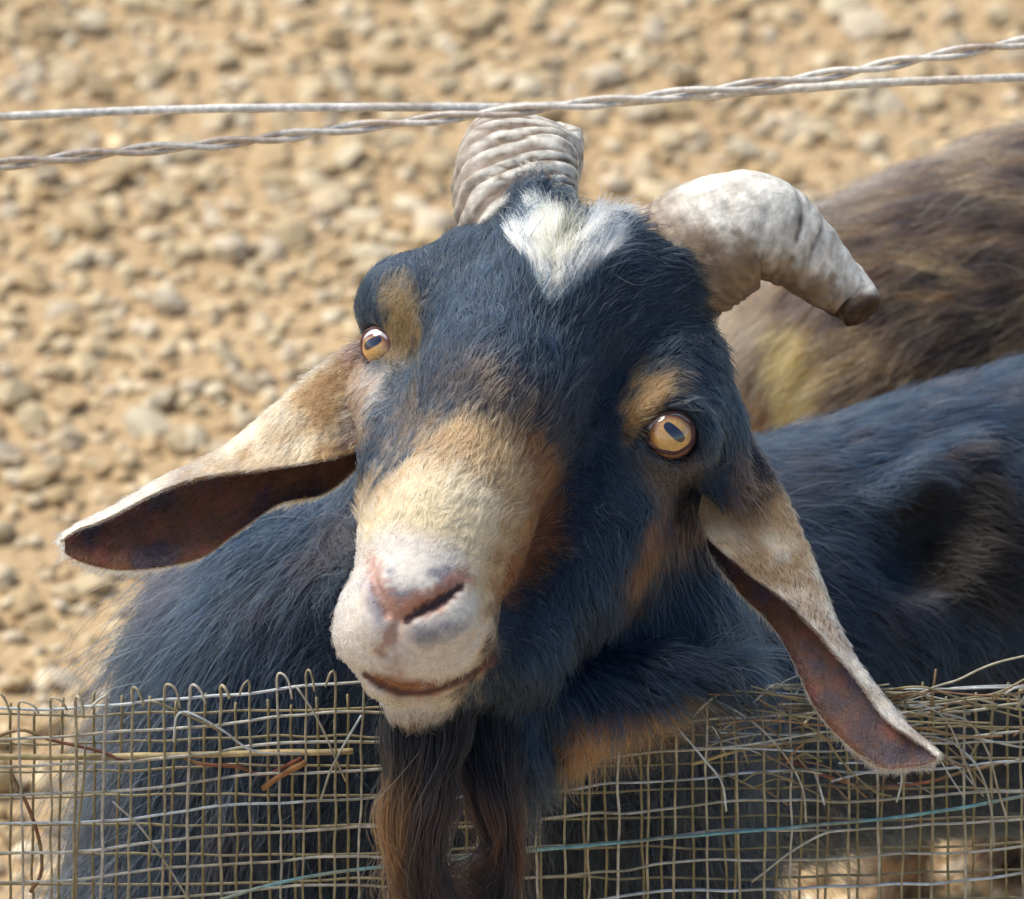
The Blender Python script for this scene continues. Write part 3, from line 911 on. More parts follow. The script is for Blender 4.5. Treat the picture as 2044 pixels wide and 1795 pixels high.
# ---- horns
def make_horn(path, radii, flat, colf, ridges, seg=48, n=120, seed=0, square=2.0):
    P = cc(spline(path, n))
    r = spline(np.array(radii)[:, None] * np.array([[1.0]]), n)[:, 0]
    T = np.gradient(P, axis=0); T /= np.linalg.norm(T, axis=1)[:, None]
    N = np.zeros_like(P); N[0] = np.cross(T[0], np.array(flat)); N[0] /= np.linalg.norm(N[0])
    for i in range(1, n):
        v = N[i - 1] - T[i] * (N[i - 1] @ T[i]); N[i] = v / np.linalg.norm(v)
    B = np.cross(T, N)
    a = np.linspace(0, 2 * np.pi, seg, endpoint=False)
    V = np.zeros((n, seg, 3)); Cc = np.zeros((n, seg, 3))
    s = np.concatenate([[0], np.cumsum(np.linalg.norm(np.diff(P, axis=0), axis=1))])
    for i in range(n):
        ca, sa = np.cos(a), np.sin(a)
        base = P[i] + r[i] * (ca[:, None] * N[i] * 1.0 + sa[:, None] * B[i] * 0.82)
        g = np.zeros(seg); 
        for (pos, wid, dep, lean) in ridges:
            q = (s[i] - pos - lean * ca - 10 * (noise(base, 40, seed) - 0.5)) / wid
            g += -dep * np.exp(-q * q)
        g += 2.4 * (noise(base, 14, seed + 2) - 0.5) + 3.0 * np.sin((s[i] + 14 * ca + 12 * noise(base, 50, seed + 3)) / 7.5) * 0.3 + 7 * (noise(base, 110, seed + 4) - 0.5)
        sq = (np.abs(ca) ** square + np.abs(sa) ** square) ** (-1 / square)
        keel = 0.10 * np.maximum(0, np.cos(a - 0.6)) ** 6
        rr = r[i] * (sq + keel) + g
        V[i] = P[i] + rr[:, None] * (ca[:, None] * N[i] + sa[:, None] * B[i] * 0.84)
        Cc[i] = colf(s[i] / s[-1], V[i], g)
    Vf = V.reshape(-1, 3); Cf = Cc.reshape(-1, 3)
    F = [(i * seg + k, i * seg + (k + 1) % seg, (i + 1) * seg + (k + 1) % seg, (i + 1) * seg + k) for i in range(n - 1) for k in range(seg)]
    # worn end: a recessed cap
    e = V[-1] + T[-1] * (9 * (noise(V[-1], 14, seed + 9) - 0.5))[:, None]; V[-1] = e; Vf = V.reshape(-1, 3); ctr = e.mean(0)
    in1 = ctr + (e - ctr) * (0.80 + 0.16 * noise(e, 12, seed + 8))[:, None] + T[-1] * 5; in2 = ctr + (e - ctr) * 0.42 + T[-1] * (1 + 12 * noise(e, 10, seed + 7))[:, None]
    b0 = len(Vf)
    Vf = np.concatenate([Vf, in1, in2, [ctr - T[-1] * 3]])
    Cf = np.concatenate([Cf, np.tile((0.040, 0.022, 0.013), (seg * 2 + 1, 1)) * (0.6 + 0.8 * noise(np.concatenate([in1, in2, [ctr]]), 9, 3))[:, None]])
    for k in range(seg):
        k2 = (k + 1) % seg
        F.append(((n - 1) * seg + k, (n - 1) * seg + k2, b0 + k2, b0 + k))
        F.append((b0 + k, b0 + k2, b0 + seg + k2, b0 + seg + k))
        F.append((b0 + seg + k, b0 + seg + k2, b0 + 2 * seg))
    bm_flip = np.cross(V[1, 0] - V[0, 0], V[0, 1] - V[0, 0]) @ (V[0, 0] - P[0])
    if bm_flip > 0: F = [f[::-1] for f in F]
    return mesh_obj('horn', wd(Vf), F, M_HORN, GOAT, Cf)

def horn_col_right(t, V, g):
    x, y = px_of(V)
    c = np.tile((0.74, 0.69, 0.59), (len(V), 1))
    n = noise(V, 34, 51) - 0.5; n2 = noise(V, 8, 52) - 0.5; n3 = noise(V * np.array([1, 1, 1]), 16, 53) - 0.5
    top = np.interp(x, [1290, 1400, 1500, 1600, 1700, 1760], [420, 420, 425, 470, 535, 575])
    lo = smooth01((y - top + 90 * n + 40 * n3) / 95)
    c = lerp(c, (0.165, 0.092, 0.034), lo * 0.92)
    ln = np.sin((x * 0.86 + y * 0.5 + 40 * n) / 7.0 + 6 * n3)
    c = lerp(c, (0.15, 0.095, 0.052), smooth01((ln - 0.2) / 0.7) * (0.18 + 0.45 * lo))
    c = lerp(c, (0.26, 0.22, 0.18), smooth01(0.2 + 1.8 * n3 + n) * 0.4)
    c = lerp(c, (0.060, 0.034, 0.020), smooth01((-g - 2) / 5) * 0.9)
    c = lerp(c, (0.20, 0.135, 0.085), np.full(len(V), float(smooth01(np.array((0.37 - t) / 0.14))) * 0.75))
    c = lerp(c, (0.060, 0.030, 0.015), smooth01((t - 0.86 + 0.22 * n) / 0.08) * smooth01((y - 560 + 60 * n) / 30))
    return c * (1 + 0.35 * n2)[:, None]
def horn_col_left(t, V, g):
    x, y = px_of(V)
    n = noise(V, 26, 61) - 0.5; n2 = noise(V, 7, 62) - 0.5
    c = np.tile((0.60, 0.55, 0.46), (len(V), 1))
    # growth lines slant up to the right across the front
    u = (y + 0.42 * (x - 1040) + 22 * n + 26 * smooth01((1000 - x) / 60) * 0)
    line = np.sin(u / 6.3 + 5 * n) * 0.5 + np.sin(u / 2.9 + 9 * n) * 0.3
    c = lerp(c, (0.13, 0.080, 0.040), smooth01((line - 0.15) / 0.5) * (0.45 + 0.9 * noise(V, 40, 63)) * 0.9)
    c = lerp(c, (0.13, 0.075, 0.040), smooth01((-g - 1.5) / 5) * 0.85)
    c = lerp(c, (0.24, 0.20, 0.165), smooth01((985 - x) / 60) * 0.6)  # left face greyed: its shade is put into the colour
    return c * (1 + 0.3 * n2)[:, None]
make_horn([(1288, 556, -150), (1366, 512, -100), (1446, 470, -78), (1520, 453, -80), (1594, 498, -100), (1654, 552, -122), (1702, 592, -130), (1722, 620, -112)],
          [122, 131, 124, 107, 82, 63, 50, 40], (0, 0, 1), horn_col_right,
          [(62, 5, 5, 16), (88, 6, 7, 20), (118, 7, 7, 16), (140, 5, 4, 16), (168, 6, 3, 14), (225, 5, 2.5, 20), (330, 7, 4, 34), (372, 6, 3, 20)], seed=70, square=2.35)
make_horn([(1052, 500, -115), (1030, 420, -150), (1030, 345, -215), (1044, 318, -300), (1080, 314, -390), (1112, 300, -470), (1130, 270, -530)],
          [105, 122, 124, 114, 88, 56, 34], (0.3, 0, 1), horn_col_left,
          [(50 + 19 * k + 5 * ((k * 7) % 3), 3.5 + (k % 3), 4 + 3.5 * ((k * 5) % 3), 46) for k in range(18)], seed=90, square=3.0)

# ---- ears
def make_ear(A, B, C, outer, inner, seed, hair_dir, n=70, m=19, th=11.0):
    a, b, c = cc(spline(A, n)), cc(spline(B, n)), cc(spline(C, n))
    ab = np.linalg.norm(a - b, axis=1); ac = np.linalg.norm(a - c, axis=1)
    k_ = np.clip(ab / (ab + ac + 1e-6), 0.12, 0.88)[:, None, None]      # where the fold lies across the ear
    u = np.linspace(0, 1, m)[None, :, None]
    P = (b[:, None] * ((u - k_) * (u - 1) / k_) + a[:, None] * (u * (u - 1) / (k_ * (k_ - 1))) + c[:, None] * (u * (u - k_) / (1 - k_)))
    P = P + 2.5 * (noise(P, 45, seed)[..., None] - 0.5)
    dt = np.gradient(P, axis=0); du = np.gradient(P, axis=1)
    N = np.cross(dt, du); N /= np.linalg.norm(N, axis=2)[..., None] + 1e-9
    # outward = away from the hollow of the fold
    mid = (b + c)[:, None] / 2
    if np.einsum('ijk,ijk->', N, P - mid) < 0: N = -N
    thk = th * (1 - 0.35 * np.linspace(0, 1, n))[:, None, None]
    O = P + N * thk / 2; I = P - N * thk / 2
    V = np.concatenate([O.reshape(-1, 3), I.reshape(-1, 3)]); k = n * m
    F = []
    for i in range(n - 1):
        for j in range(m - 1):
            q = (i * m + j, (i + 1) * m + j, (i + 1) * m + j + 1, i * m + j + 1)
            F.append(q); F.append(tuple(k + t for t in q[::-1]))
    rim = [(i, 0) for i in range(n)] + [(n - 1, j) for j in range(1, m)] + [(i, m - 1) for i in range(n - 2, -1, -1)]
    for (i0, j0), (i1, j1) in zip(rim[:-1], rim[1:]):
        p, q = i0 * m + j0, i1 * m + j1
        F.append((p, q, k + q, k + p))
    tt = np.repeat(np.linspace(0, 1, n), m)
    f0 = F[0]
    nf = np.cross(V[f0[1]] - V[f0[0]], V[f0[2]] - V[f0[0]])
    if nf @ N[0, 0] < 0: F = [f[::-1] for f in F]
    co, ci = outer(O.reshape(-1, 3), tt), inner(I.reshape(-1, 3), tt)
    ear = mesh_obj('ear', wd(V), F, M_SKIN, GOAT, np.concatenate([co, ci]))
    T = np.array(F)
    def is_outer(R):
        return R
    # fur, outside dense, inside short and thin
    Qo = np.array([f for f in F if max(f) < k or (min(f) < k)]); Qi = np.array([f for f in F if min(f) >= k])
    base, tip = cc(np.array(A[0])), cc(np.array(A[-1]))
    axis = (cc(np.array(A[-1])) - cc(np.array(A[0]))); axis /= np.linalg.norm(axis)
    def flow(R, Nn):
        return np.tile(axis, (len(R), 1)) + np.array(hair_dir) * 0.5, np.full(len(R), 20.0), .42 + 0.7 * smooth01((0.32 - np.clip((R - base) @ (tip - base) / ((tip - base) @ (tip - base)), 0, 1)) / 0.2)
    def flow_in(R, Nn):
        return np.tile(axis, (len(R), 1)), np.full(len(R), 11.0), np.full(len(R), .6)
    tof = lambda R: np.clip((R - base) @ (tip - base) / ((tip - base) @ (tip - base)), 0, 1)
    grow('fur', V, Qo, 16000, ear, lambda c_, n_: np.ones(len(c_)), flow, lambda R: outer(R, tof(R)), npt=4, radius=0.75, clump=0.5, droop=0.1)
    grow('inner_fur', V, Qi, 9000, ear, lambda c_, n_: np.ones(len(c_)), flow_in, lambda R: inner(R, tof(R)), npt=4, radius=0.6, clump=0.4, droop=0.1)
    return ear

def outer_col(R, t):
    n = noise(R, 24, 31) - 0.5; n2 = noise(R, 60, 32) - 0.5
    n3 = noise(R, 11, 34) - 0.5
    c = np.tile((0.29, 0.175, 0.080), (len(R), 1))
    c = lerp(c, (0.66, 0.53, 0.35), smooth01(0.52 + 2.2 * n2 + 1.2 * n + 0.6 * n3))
    c = lerp(c, (0.11, 0.055, 0.023), smooth01(0.15 + 1.7 * n - 1.2 * n2 + 0.8 * n3) * 0.6)
    c = lerp(c, (0.14, 0.085, 0.065), smooth01((0.13 - t + 0.06 * n) / 0.10))
    c = lerp(c, (0.80, 0.74, 0.64), smooth01((t - 0.5) / 0.3) * 0.6)
    return np.maximum(c, 0.01)
def inner_col(R, t):
    n = noise(R, 22, 41) - 0.5; n2 = noise(R, 50, 42) - 0.5
    c = np.tile((0.125, 0.052, 0.022), (len(R), 1))
    n3 = noise(R, 10, 43) - 0.5
    c = lerp(c, (0.170, 0.050, 0.030), smooth01(0.35 + 2.2 * n + n3))
    c = lerp(c, (0.045, 0.030, 0.036), smooth01(0.2 + 2.4 * n2 + 1.2 * n3))
    c = c * (1 + 0.7 * n3)[:, None]
    return np.maximum(c, 0.01)
def outer_col_right(R, t):
    c = outer_col(R, np.clip(t * 1.0 + 0.12, 0, 1))
    x, y = px_of(R)
    n = noise(R, 30, 35) - 0.5
    c = lerp(c, (0.20, 0.105, 0.042), smooth01(0.5 + 1.8 * n) * 0.55)
    c = lerp(c, (0.19, 0.105, 0.045), smooth01((1075 - y + 50 * n) / 80) * (0.75 + n))
    c = lerp(c, (0.30, 0.17, 0.072) , smooth01((1115 - y + 60 * n) / 70) * 0.8)
    return lerp(c, (0.035, 0.030, 0.034), smooth01((1030 - y - 0.25 * (x - 1450) + 60 * n) / 60) * smooth01((x - 1425) / 30))

make_ear([(735, 680, -130), (640, 742, -130), (560, 808, -120), (450, 898, -100), (330, 958, -80), (210, 1025, -60), (160, 1048, -50), (124, 1070, -45)],
         [(722, 900, -20), (630, 922, 0), (530, 938, 15), (430, 950, 10), (335, 976, -5), (212, 1038, -30), (158, 1058, -35), (120, 1082, -40)],
         [(722, 925, -90), (650, 985, -95), (560, 1005, -85), (470, 1065, -70), (390, 1118, -55), (260, 1138, -45), (175, 1128, -42), (130, 1105, -42)],
         outer_col, inner_col, 81, (-0.1, -0.7, 0.1))
make_ear([(1450, 820, -130), (1540, 950, -70), (1612, 1100, 0), (1658, 1225, 50), (1710, 1325, 100), (1782, 1425, 145), (1838, 1476, 160), (1872, 1504, 172)],
         [(1430, 930, -60), (1396, 1040, 35), (1478, 1132, 75), (1572, 1204, 95), (1692, 1334, 128), (1766, 1434, 158), (1834, 1484, 168), (1872, 1514, 180)],
         [(1432, 960, -110), (1412, 1085, -15), (1475, 1180, 0), (1560, 1275, 30), (1636, 1425, 100), (1745, 1526, 150), (1820, 1531, 166), (1866, 1521, 174)],
         outer_col_right, inner_col, 82, (-0.4, -0.5, 0.1))

# ---- beard
def beard():
    n = 4600
    pts = np.zeros((n, 8, 3)); col = np.zeros((n, 3))
    locks = [(t, q + rng.normal(0, 0.03), rng.normal(0, 14), rng.normal(0, 40), rng.normal(0, 12), rng.random()) for t in (0, 1) for q in np.linspace(0, 1, 13)]
    for i in range(n):
        t, q, lx, ly, lz, lc = locks[int(rng.integers(0, 13)) + (0 if rng.random() < 0.58 else 13)]
        s1, s2, s3 = rng.normal(0, 14), rng.normal(0, 11), rng.normal(0, 15)
        fine = rng.random() < 0.16
        if fine: s2 *= 2.2; s3 *= 2.6
        z = rng.normal(0, 14)
        if t == 0:
            k = [(785 + 135 * q + s1, 1392 + 85 * rng.random(), 232 + z), (790 + 115 * q + s1, 1510, 240 + z), (782 + 112 * q + lx * .3 + s2, 1600, 240 + z + lz),
                 (776 + 94 * q + lx * .4 + s2 * .8, 1690 + ly * .3, 228 + z + lz), (790 + 100 * q + lx * .7 + s3, 1770 + ly * .7 + 25 * q, 212 + z + lz), (838 + 88 * q + lx + s3 * 1.4, 1845 + ly + 20 * q + rng.normal(0, 22), 200 + z)]
        else:
            k = [(915 + 85 * q + s1, 1385 + 80 * rng.random(), 160 + z), (920 + 90 * q + s1, 1500, 180 + z), (950 + 62 * q + lx * .3 + s2, 1590, 190 + z + lz),
                 (980 + 42 * q + lx * .4 + s2 * .8, 1680 + ly * .3, 188 + z + lz), (980 + 42 * q + lx * .5 + s3 * .7, 1750 + ly * .7, 180 + z + lz), (922 + 66 * q + lx + s3 * 1.4, 1830 + ly + rng.normal(0, 22), 172 + z)]
        k = np.array(k, float)
        wv = np.sin(np.arange(6) * 1.35 + lc * 6.28) * np.array([0, 3, 6, 8, 10, 12])
        k[:, 0] += wv; k[:, 2] += 0.6 * wv
        pts[i] = cc(spline(k, 8))
        c = np.array([0.009, 0.007, 0.008])
        w = 0.5 + 0.5 * math.sin(q * 17 + t * 2.2 + lc) + rng.normal(0, 0.2)
        c = c + (np.array([0.070, 0.024, 0.009]) - c) * min(1, max(0, w - 0.15))
        if t == 0 and q < 0.45 and rng.random() < 0.6: c = np.array([0.22, 0.098, 0.030])
        if fine: c = c * 1.6 + 0.015
        if t == 1: c = c * 0.6
        col[i] = np.clip(c * 0.62 * rng.lognormal(0, 0.4), 0.003, 1)
    rad = 0.72 * np.linspace(1, 0.35, 8)[None] * rng.lognormal(0, 0.25, n)[:, None]
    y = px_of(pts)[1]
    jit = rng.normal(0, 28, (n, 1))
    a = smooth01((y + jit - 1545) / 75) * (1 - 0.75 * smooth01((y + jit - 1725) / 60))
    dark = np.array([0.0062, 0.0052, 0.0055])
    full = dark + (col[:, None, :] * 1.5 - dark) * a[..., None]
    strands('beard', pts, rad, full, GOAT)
beard()

# ------------------------------------------------------------------ the brown goat behind
GOAT2 = empty('goat', wd(cc((1900, 2000, -2900))))
tag(GOAT2, 'grizzled brown goat standing behind the black goat, only its back and rump showing', 'goat')
f2 = Field(axis_grid(200, 3000, 250, 1500, 22, 40), axis_grid(-1500, 1100, -100, 900, 22, 40), axis_grid(-3400, -1500, -2700, -1700, 26, 40))
f2.chain([(1775, 760, -2250, 405), (2700, 420, -2700, 430)], 100)
f2.chain([(1740, 900, -2250, 290), (1760, 1250, -2450, 150), (1800, 1800, -2800, 60)], 100)
f2.chain([(1960, 1000, -2500, 250), (1980, 1350, -2700, 130), (2000, 1760, -2950, 60)], 100)
f2.chain([(2600, 700, -2700, 250), (2600, 1500, -3100, 60)], 100)
V2, Q2 = f2.mesh(2)
def goat2_colour(c, per_hair=True):
    x, y = px_of(c)
    n = noise(np.stack([c[:, 0] * 0.22, c[:, 1] + 0.25 * c[:, 0], c[:, 2] * 0.5], -1), 20, 101) - 0.5; n2 = noise(c, 12, 102) - 0.5; n3 = noise(c, 130, 103) - 0.5
    j = rng.normal(0, 0.12, len(x)) if per_hair else 0
    q = 0.42 + 2.3 * n + 1.3 * n2 + j
    col = np.tile((0.030, 0.021, 0.018), (len(x), 1))
    col = lerp(col, (0.21, 0.098, 0.034), smooth01((q - 0.32) / 0.3))
    col = lerp(col, (0.36, 0.21, 0.082), smooth01((q - 0.68) / 0.25))
    ridge = smooth01((410 - 0.44 * (x - 1660) + 62 - y + 60 * n) / 70) * (x > 1600)
    col = lerp(col, (0.36, 0.33, 0.29), ridge * (0.65 + 0.8 * j))
    m = smooth01(0.5 - poly_sd(x + 30 * n, y + 30 * n, [(1555, 690), (1610, 600), (1690, 600), (1690, 850), (1640, 900), (1550, 840)]) / 26)
    col = lerp(col, (0.31, 0.195, 0.058), m)
    m = smooth01(0.5 - poly_sd(x + 20 * n, y, [(1490, 790), (1530, 740), (1545, 860), (1510, 900)]) / 30)
    col = lerp(col, (0.16, 0.065, 0.022), m * 0.8)
    m = smooth01(0.5 - poly_sd(x, y, [(1400, 560), (1640, 560), (1560, 640), (1500, 720), (1400, 760)]) / 60)
    col = lerp(col, (0.24, 0.17, 0.115), m * 0.7)
    return np.maximum(col, 0.006)
FLOW2 = [(1500, 620, -.7, .5, 110, .3), (1560, 780, -.3, .9, 90, .3), (1750, 430, -.75, .6, 170, .4), (1900, 340, -.85, .4, 190, .45), (2040, 270, -.9, .3, 190, .45),
         (1800, 650, -.95, .2, 130, .3), (1980, 560, -1, .0, 130, .3), (1750, 850, -.85, .45, 120, .3), (2030, 720, -.9, .35, 130, .3)]
def flow2(R, Nn):
    x, y = px_of(R); f = idw(x, y, FLOW2)
    return np.stack([f[:, 0], -f[:, 1], 0 * x], -1), f[:, 2], f[:, 3]
def weight2(c, n):
    x, y = px_of(c)
    f = np.einsum('ij,ij->i', n, VIEW(c))
    return np.where(f > -0.3, 1.0, 0.1) * np.where((x > 2150) | (y > 1000), 0.12, 1.0)
mesh_obj('body', wd(V2), Q2, M_SKIN, GOAT2, goat2_colour(V2, False))
grow('fur', V2, Q2, 45000, GOAT2, weight2, flow2, goat2_colour, radius=1.3, clump=0.75, per_clump=34)

# ------------------------------------------------------------------ the mesh fence
def fz(y, extra=0):                       # the fence stands upright: depth follows height
    return 40 + (1400 - y) * math.tan(TH) * 0.98 + extra
FENCE = empty('wire_mesh_fence', wd(cc((1022, 2300, fz(2300)))))
tag(FENCE, 'rusty square wire mesh fence with a ragged bent top edge in front of the goats', 'fence')
RUST = np.array([0.235, 0.190, 0.092]); GREY = np.array([0.42, 0.39, 0.32]); PALE = np.array([0.47, 0.50, 0.49])
BROWN = np.array([0.26, 0.14, 0.065])
def wire(pts, r, colr, name='wire', parent=FENCE, mat=None, n=None, wob=2.0, seg=6, seed=0):
    P = np.array(pts, float)
    n = n or max(8, int(np.linalg.norm(np.diff(P[:, :2], axis=0), axis=1).sum() / 16))
    Q = spline(P, n)
    Q[:, 1] += wob * 2 * (noise(Q + seed * 31.7, 60, 7) - 0.5)
    Q[:, 0] += wob * 2 * (noise(Q + seed * 17.1 + 400, 60, 8) - 0.5)
    near_ear = poly_sd(Q[:, 0], Q[:, 1], [(1385, 1030), (1570, 985), (1680, 1225), (1730, 1320), (1895, 1500), (1770, 1550), (1630, 1450), (1565, 1340), (1450, 1170)])
    k = smooth01(0.5 - near_ear / 60) * (Q[:, 1] < 1420)             # loose ends pass behind the drooping ear
    Q[:, 2] = np.where(k > 0, np.minimum(Q[:, 2], Q[:, 2] * (1 - k) + k * -25), Q[:, 2])
    V, F = tube(cc(Q), r, seg)
    nz = noise(V + seed * 13, 40, 15)
    c = np.asarray(colr)[None] * (0.75 + 0.5 * nz)[:, None]
    c = lerp(c, RUST, smooth01((noise(V + seed * 7, 60, 16) - 0.45) / 0.2) * 0.6)
    return mesh_obj(name, wd(V), F, mat or M_WIRE, parent, c)

SP = 57.0
# top edge of the front layer: a little higher on the right
def top_edge(x):
    row = 1415 - 0.062 * x + 7 * math.sin(x / 140.0)
    t = min(1, max(0, (x - 760) / 560))
    return row * (1 - t) + t * (1392 + 8 * math.sin(x / 90.0) + 5 * math.sin(x / 37.0))
def slope(x, k):                          # sag and tilt of the k-th horizontal wire
    return -0.062 * x + 7 * math.sin(x / 140.0 + 0.15 * k) + 3 * math.sin(x / 61.0 + k)
sd = 0
for k in range(16):                       # horizontals, front layer
    sd += 1
    y0 = 1415 + SP * k
    xs = np.linspace(-760, 2860, 62)
    pts = [(x, y0 + slope(x, k) + rng.normal(0, 1.0), fz(y0 + slope(x, k))) for x in xs]
    pts = [p for p in pts if p[1] > top_edge(p[0]) - 12]
    if len(pts) < 4: continue
    wire(pts, 3.0 + rng.uniform(-.2, .3), GREY if k % 4 else PALE, seed=sd)
for k in range(15):                       # horizontals, back layer: level, half a mesh lower
    sd += 1
    y0 = 1424 + SP * k
    xs = np.linspace(-760, 2860, 54)
    pts = [(x, y0 - 0.012 * x + 5 * math.sin(x / 190.0 + k) + rng.normal(0, 1.5), fz(y0, -42)) for x in xs]
    wire(pts, 2.7, RUST * 0.9 + 0.03, seed=sd)
bent = {0: 1, 1: 1, 2: 1, 3: 1, 4: 1, 5: 1}
for i in range(-11, 53):                  # verticals, front layer
    sd += 1
    x0 = -130 + SP * i + rng.normal(0, 2)
    lean = rng.normal(0, 0.012) + 0.015 * math.sin(i * 0.7)
    y_top = top_edge(x0)
    hook = rng.uniform(12, 34) if x0 < 760 else rng.uniform(0, 16)
    yb = 2260
    pts = [(x0 + lean * (y - 1400), y, fz(y)) for y in np.linspace(yb, y_top, 20)]
    xt = pts[-1][0]
    if x0 < 760:                          # cut ends bent over into hooks
        d = 1 if rng.random() < 0.85 else -1
        w = rng.uniform(16, 40)
        pts += [(xt - 1 * d, y_top - hook * 0.8, fz(y_top - hook * .8, 4)), (xt + 3 * d, y_top - hook - 5, fz(y_top - hook, 8)), (xt + w * 0.5 * d, y_top - hook, fz(y_top - hook, 14)),
                (xt + w * 0.8 * d, y_top - hook * 0.4, fz(y_top - hook * .4, 18)), (xt + w * d, y_top + rng.uniform(0, 25), fz(y_top, 18))]
    elif x0 > 1380:
        d = rng.choice([-1, -1, 1])
        pts += [(xt + 8 * d, y_top - 4, fz(y_top - 4, 8)), (xt + 34 * d, y_top - rng.uniform(2, 22), fz(y_top - 12, 18)), (xt + rng.uniform(60, 120) * d, y_top + rng.uniform(-16, 50), fz(y_top + 10, 26))]
    col = RUST * 0.8 + GREY * 0.3 if i % 3 else GREY
    wire(pts, 2.8 + rng.uniform(-.4, .4), col, n=60, seed=sd, wob=3.2)
for i in range(-11, 53):                  # verticals, back layer
    sd += 1
    x0 = -104 + SP * i + rng.normal(0, 6)
    lean = rng.normal(0, 0.02)
    y_top = 1400 + rng.normal(0, 14) - 0.012 * x0 + (30 if 760 < x0 < 1330 else 0)
    pts = [(x0 + lean * (y - 1400), y, fz(y, -40)) for y in np.linspace(2260, y_top, 16)]
    wire(pts, 2.8, RUST, n=44, seed=sd, wob=3)
# bent loose ends
loose = [
    [(1640, 1420, 20), (1755, 1412, 24), (1813, 1393, 30), (1870, 1370, 30), (1916, 1356, 30), (1980, 1326, 30), (2060, 1306, 30)],
    [(1560, 1372, 10), (1660, 1385, 16), (1760, 1376, 20), (1860, 1376, 20), (2060, 1372, 20)],
    [(1480, 1378, 22), (1560, 1420, 30), (1640, 1470, 34), (1680, 1520, 30), (1740, 1575, 20), (1780, 1590, 10)],
    [(1420, 1390, 20), (1500, 1440, 26), (1560, 1500, 26), (1600, 1570, 20), (1610, 1640, 16)],
    [(1350, 1450, 20), (1400, 1510, 26), (1440, 1560, 22), (1450, 1620, 14)],
    [(1500, 1370, 30), (1600, 1400, 26), (1700, 1420, 20), (1820, 1430, 20), (1950, 1410, 18), (2060, 1420, 18)],
    [(1860, 1420, 30), (1930, 1440, 36), (1970, 1500, 34), (1990, 1570, 26), (2010, 1640, 16)],
    [(1900, 1480, 30), (1950, 1530, 36), (1975, 1600, 30), (1985, 1690, 20)],
    [(1760, 1380, 26), (1850, 1372, 34), (1930, 1400, 34), (2060, 1440, 28)],
    [(1830, 1400, 24), (1890, 1440, 36), (1925, 1520, 30), (1950, 1580, 20)],
    [(1660, 1560, 20), (1740, 1540, 30), (1790, 1530, 34), (1800, 1560, 30), (1790, 1600, 16)],
    [(1880, 1400, 30), (1980, 1385, 34), (2060, 1350, 30)],
    [(590, 1370, 20), (630, 1430, 30), (660, 1490, 24), (690, 1560, 10)],
    [(345, 1480, 20), (352, 1432, 28), (370, 1420, 30), (400, 1432, 30), (450, 1462, 24), (510, 1500, 16), (600, 1505, 10)],
    [(300, 1400, 24), (340, 1412, 24), (390, 1435, 22), (440, 1460, 18)],
    [(226, 1600, 20), (280, 1650, 20), (330, 1720, 20), (380, 1800, 16)],
    [(640, 1600, 12), (660, 1540, 20), (690, 1480, 20), (720, 1430, 16)],
    [(170, 1490, 10), (165, 1560, 20), (158, 1640, 20), (150, 1800, 10)],
    [(1500, 1760, 10), (1580, 1700, 20), (1640, 1665, 22), (1700, 1655, 16)],
]
for i, p in enumerate(loose):
    wire([(x, y, fz(y, e - 4)) for x, y, e in p], 2.4, [GREY, PALE, RUST][i % 3], seed=200 + i, wob=2)
for i in range(16):
    y0 = rng.uniform(1378, 1500); x0 = rng.uniform(1370, 1560); x1 = rng.uniform(1800, 2120); e0 = rng.uniform(-30, 26)
    a1, a2, ph_ = rng.uniform(6, 20), rng.uniform(2, 7), rng.uniform(0, 6)
    tl = rng.normal(-0.03, 0.05)
    wire([(x, y0 + tl * (x - 1400) + a1 * math.sin(x / 130 + ph_) + a2 * math.sin(x / 47 + 2 * ph_), fz(y0, e0 + 10 * math.sin(x / 100 + ph_))) for x in np.linspace(x0, x1, 22)],
         rng.uniform(1.7, 2.5), [GREY, RUST, PALE, BROWN][i % 4], seed=500 + i, wob=3)
# a tangle of thin ends along the ragged top on the right
for i in range(58):
    x0 = rng.uniform(1380, 2080); y0 = 1388 + 190 * rng.random() ** 1.6 - 0.01 * (x0 - 1400)
    L = rng.uniform(40, 150); a = rng.normal(0.0, 0.55)
    p = [(x0, y0), (x0 + L * .4 * math.cos(a), y0 + L * .4 * math.sin(a) - rng.uniform(0, 14)), (x0 + L * math.cos(a), y0 + L * math.sin(a) + rng.uniform(-6, 22))]
    e0 = rng.uniform(-26, 22)
    wire([(x, y, fz(y, e0 + 6 * k)) for k, (x, y) in enumerate(p)], rng.uniform(1.6, 2.3), [GREY, RUST, BROWN, PALE][int(rng.integers(0, 4))], seed=300 + i, wob=3)

# single wires, cords and stalks that hang in the fence
TEAL = np.array([0.16, 0.33, 0.33])
def loose_thing(name, pts, r, colr, label, cat, group=None, mat=None, wob=2.0, seed=0):
    P = np.array(pts, float)
    o = wire(P, r, colr, name=name, parent=None, mat=mat, wob=wob, seed=seed)
    return tag(o, label, cat, group)
loose_thing('cord', [(380, 1830, fz(1830, 20)), (440, 1797, fz(1797, 20)), (560, 1762, fz(1762, 18)), (690, 1739, fz(1739, 16)), (850, 1722, fz(1722, 10)), (1100, 1695, fz(1695, 10)), (1363, 1670, fz(1670, 12)), (1600, 1650, fz(1650, 14)), (1860, 1622, fz(1622, 16)), (2120, 1575, fz(1575, 16))],
            3.6, TEAL, 'thin teal cord running across the lower part of the wire mesh', 'cord', seed=401, wob=1)
loose_thing('stalk', [(-80, 1512, fz(1512, -20)), (150, 1511, fz(1511, -18)), (420, 1506, fz(1506, -18)), (560, 1502, fz(1502, -18)), (705, 1500, fz(1500, -20))], 6.5, (0.50, 0.38, 0.19),
            'long straight straw stalk lying level behind the mesh on the left', 'stalk', None, M_STALK, 1.5, 402)
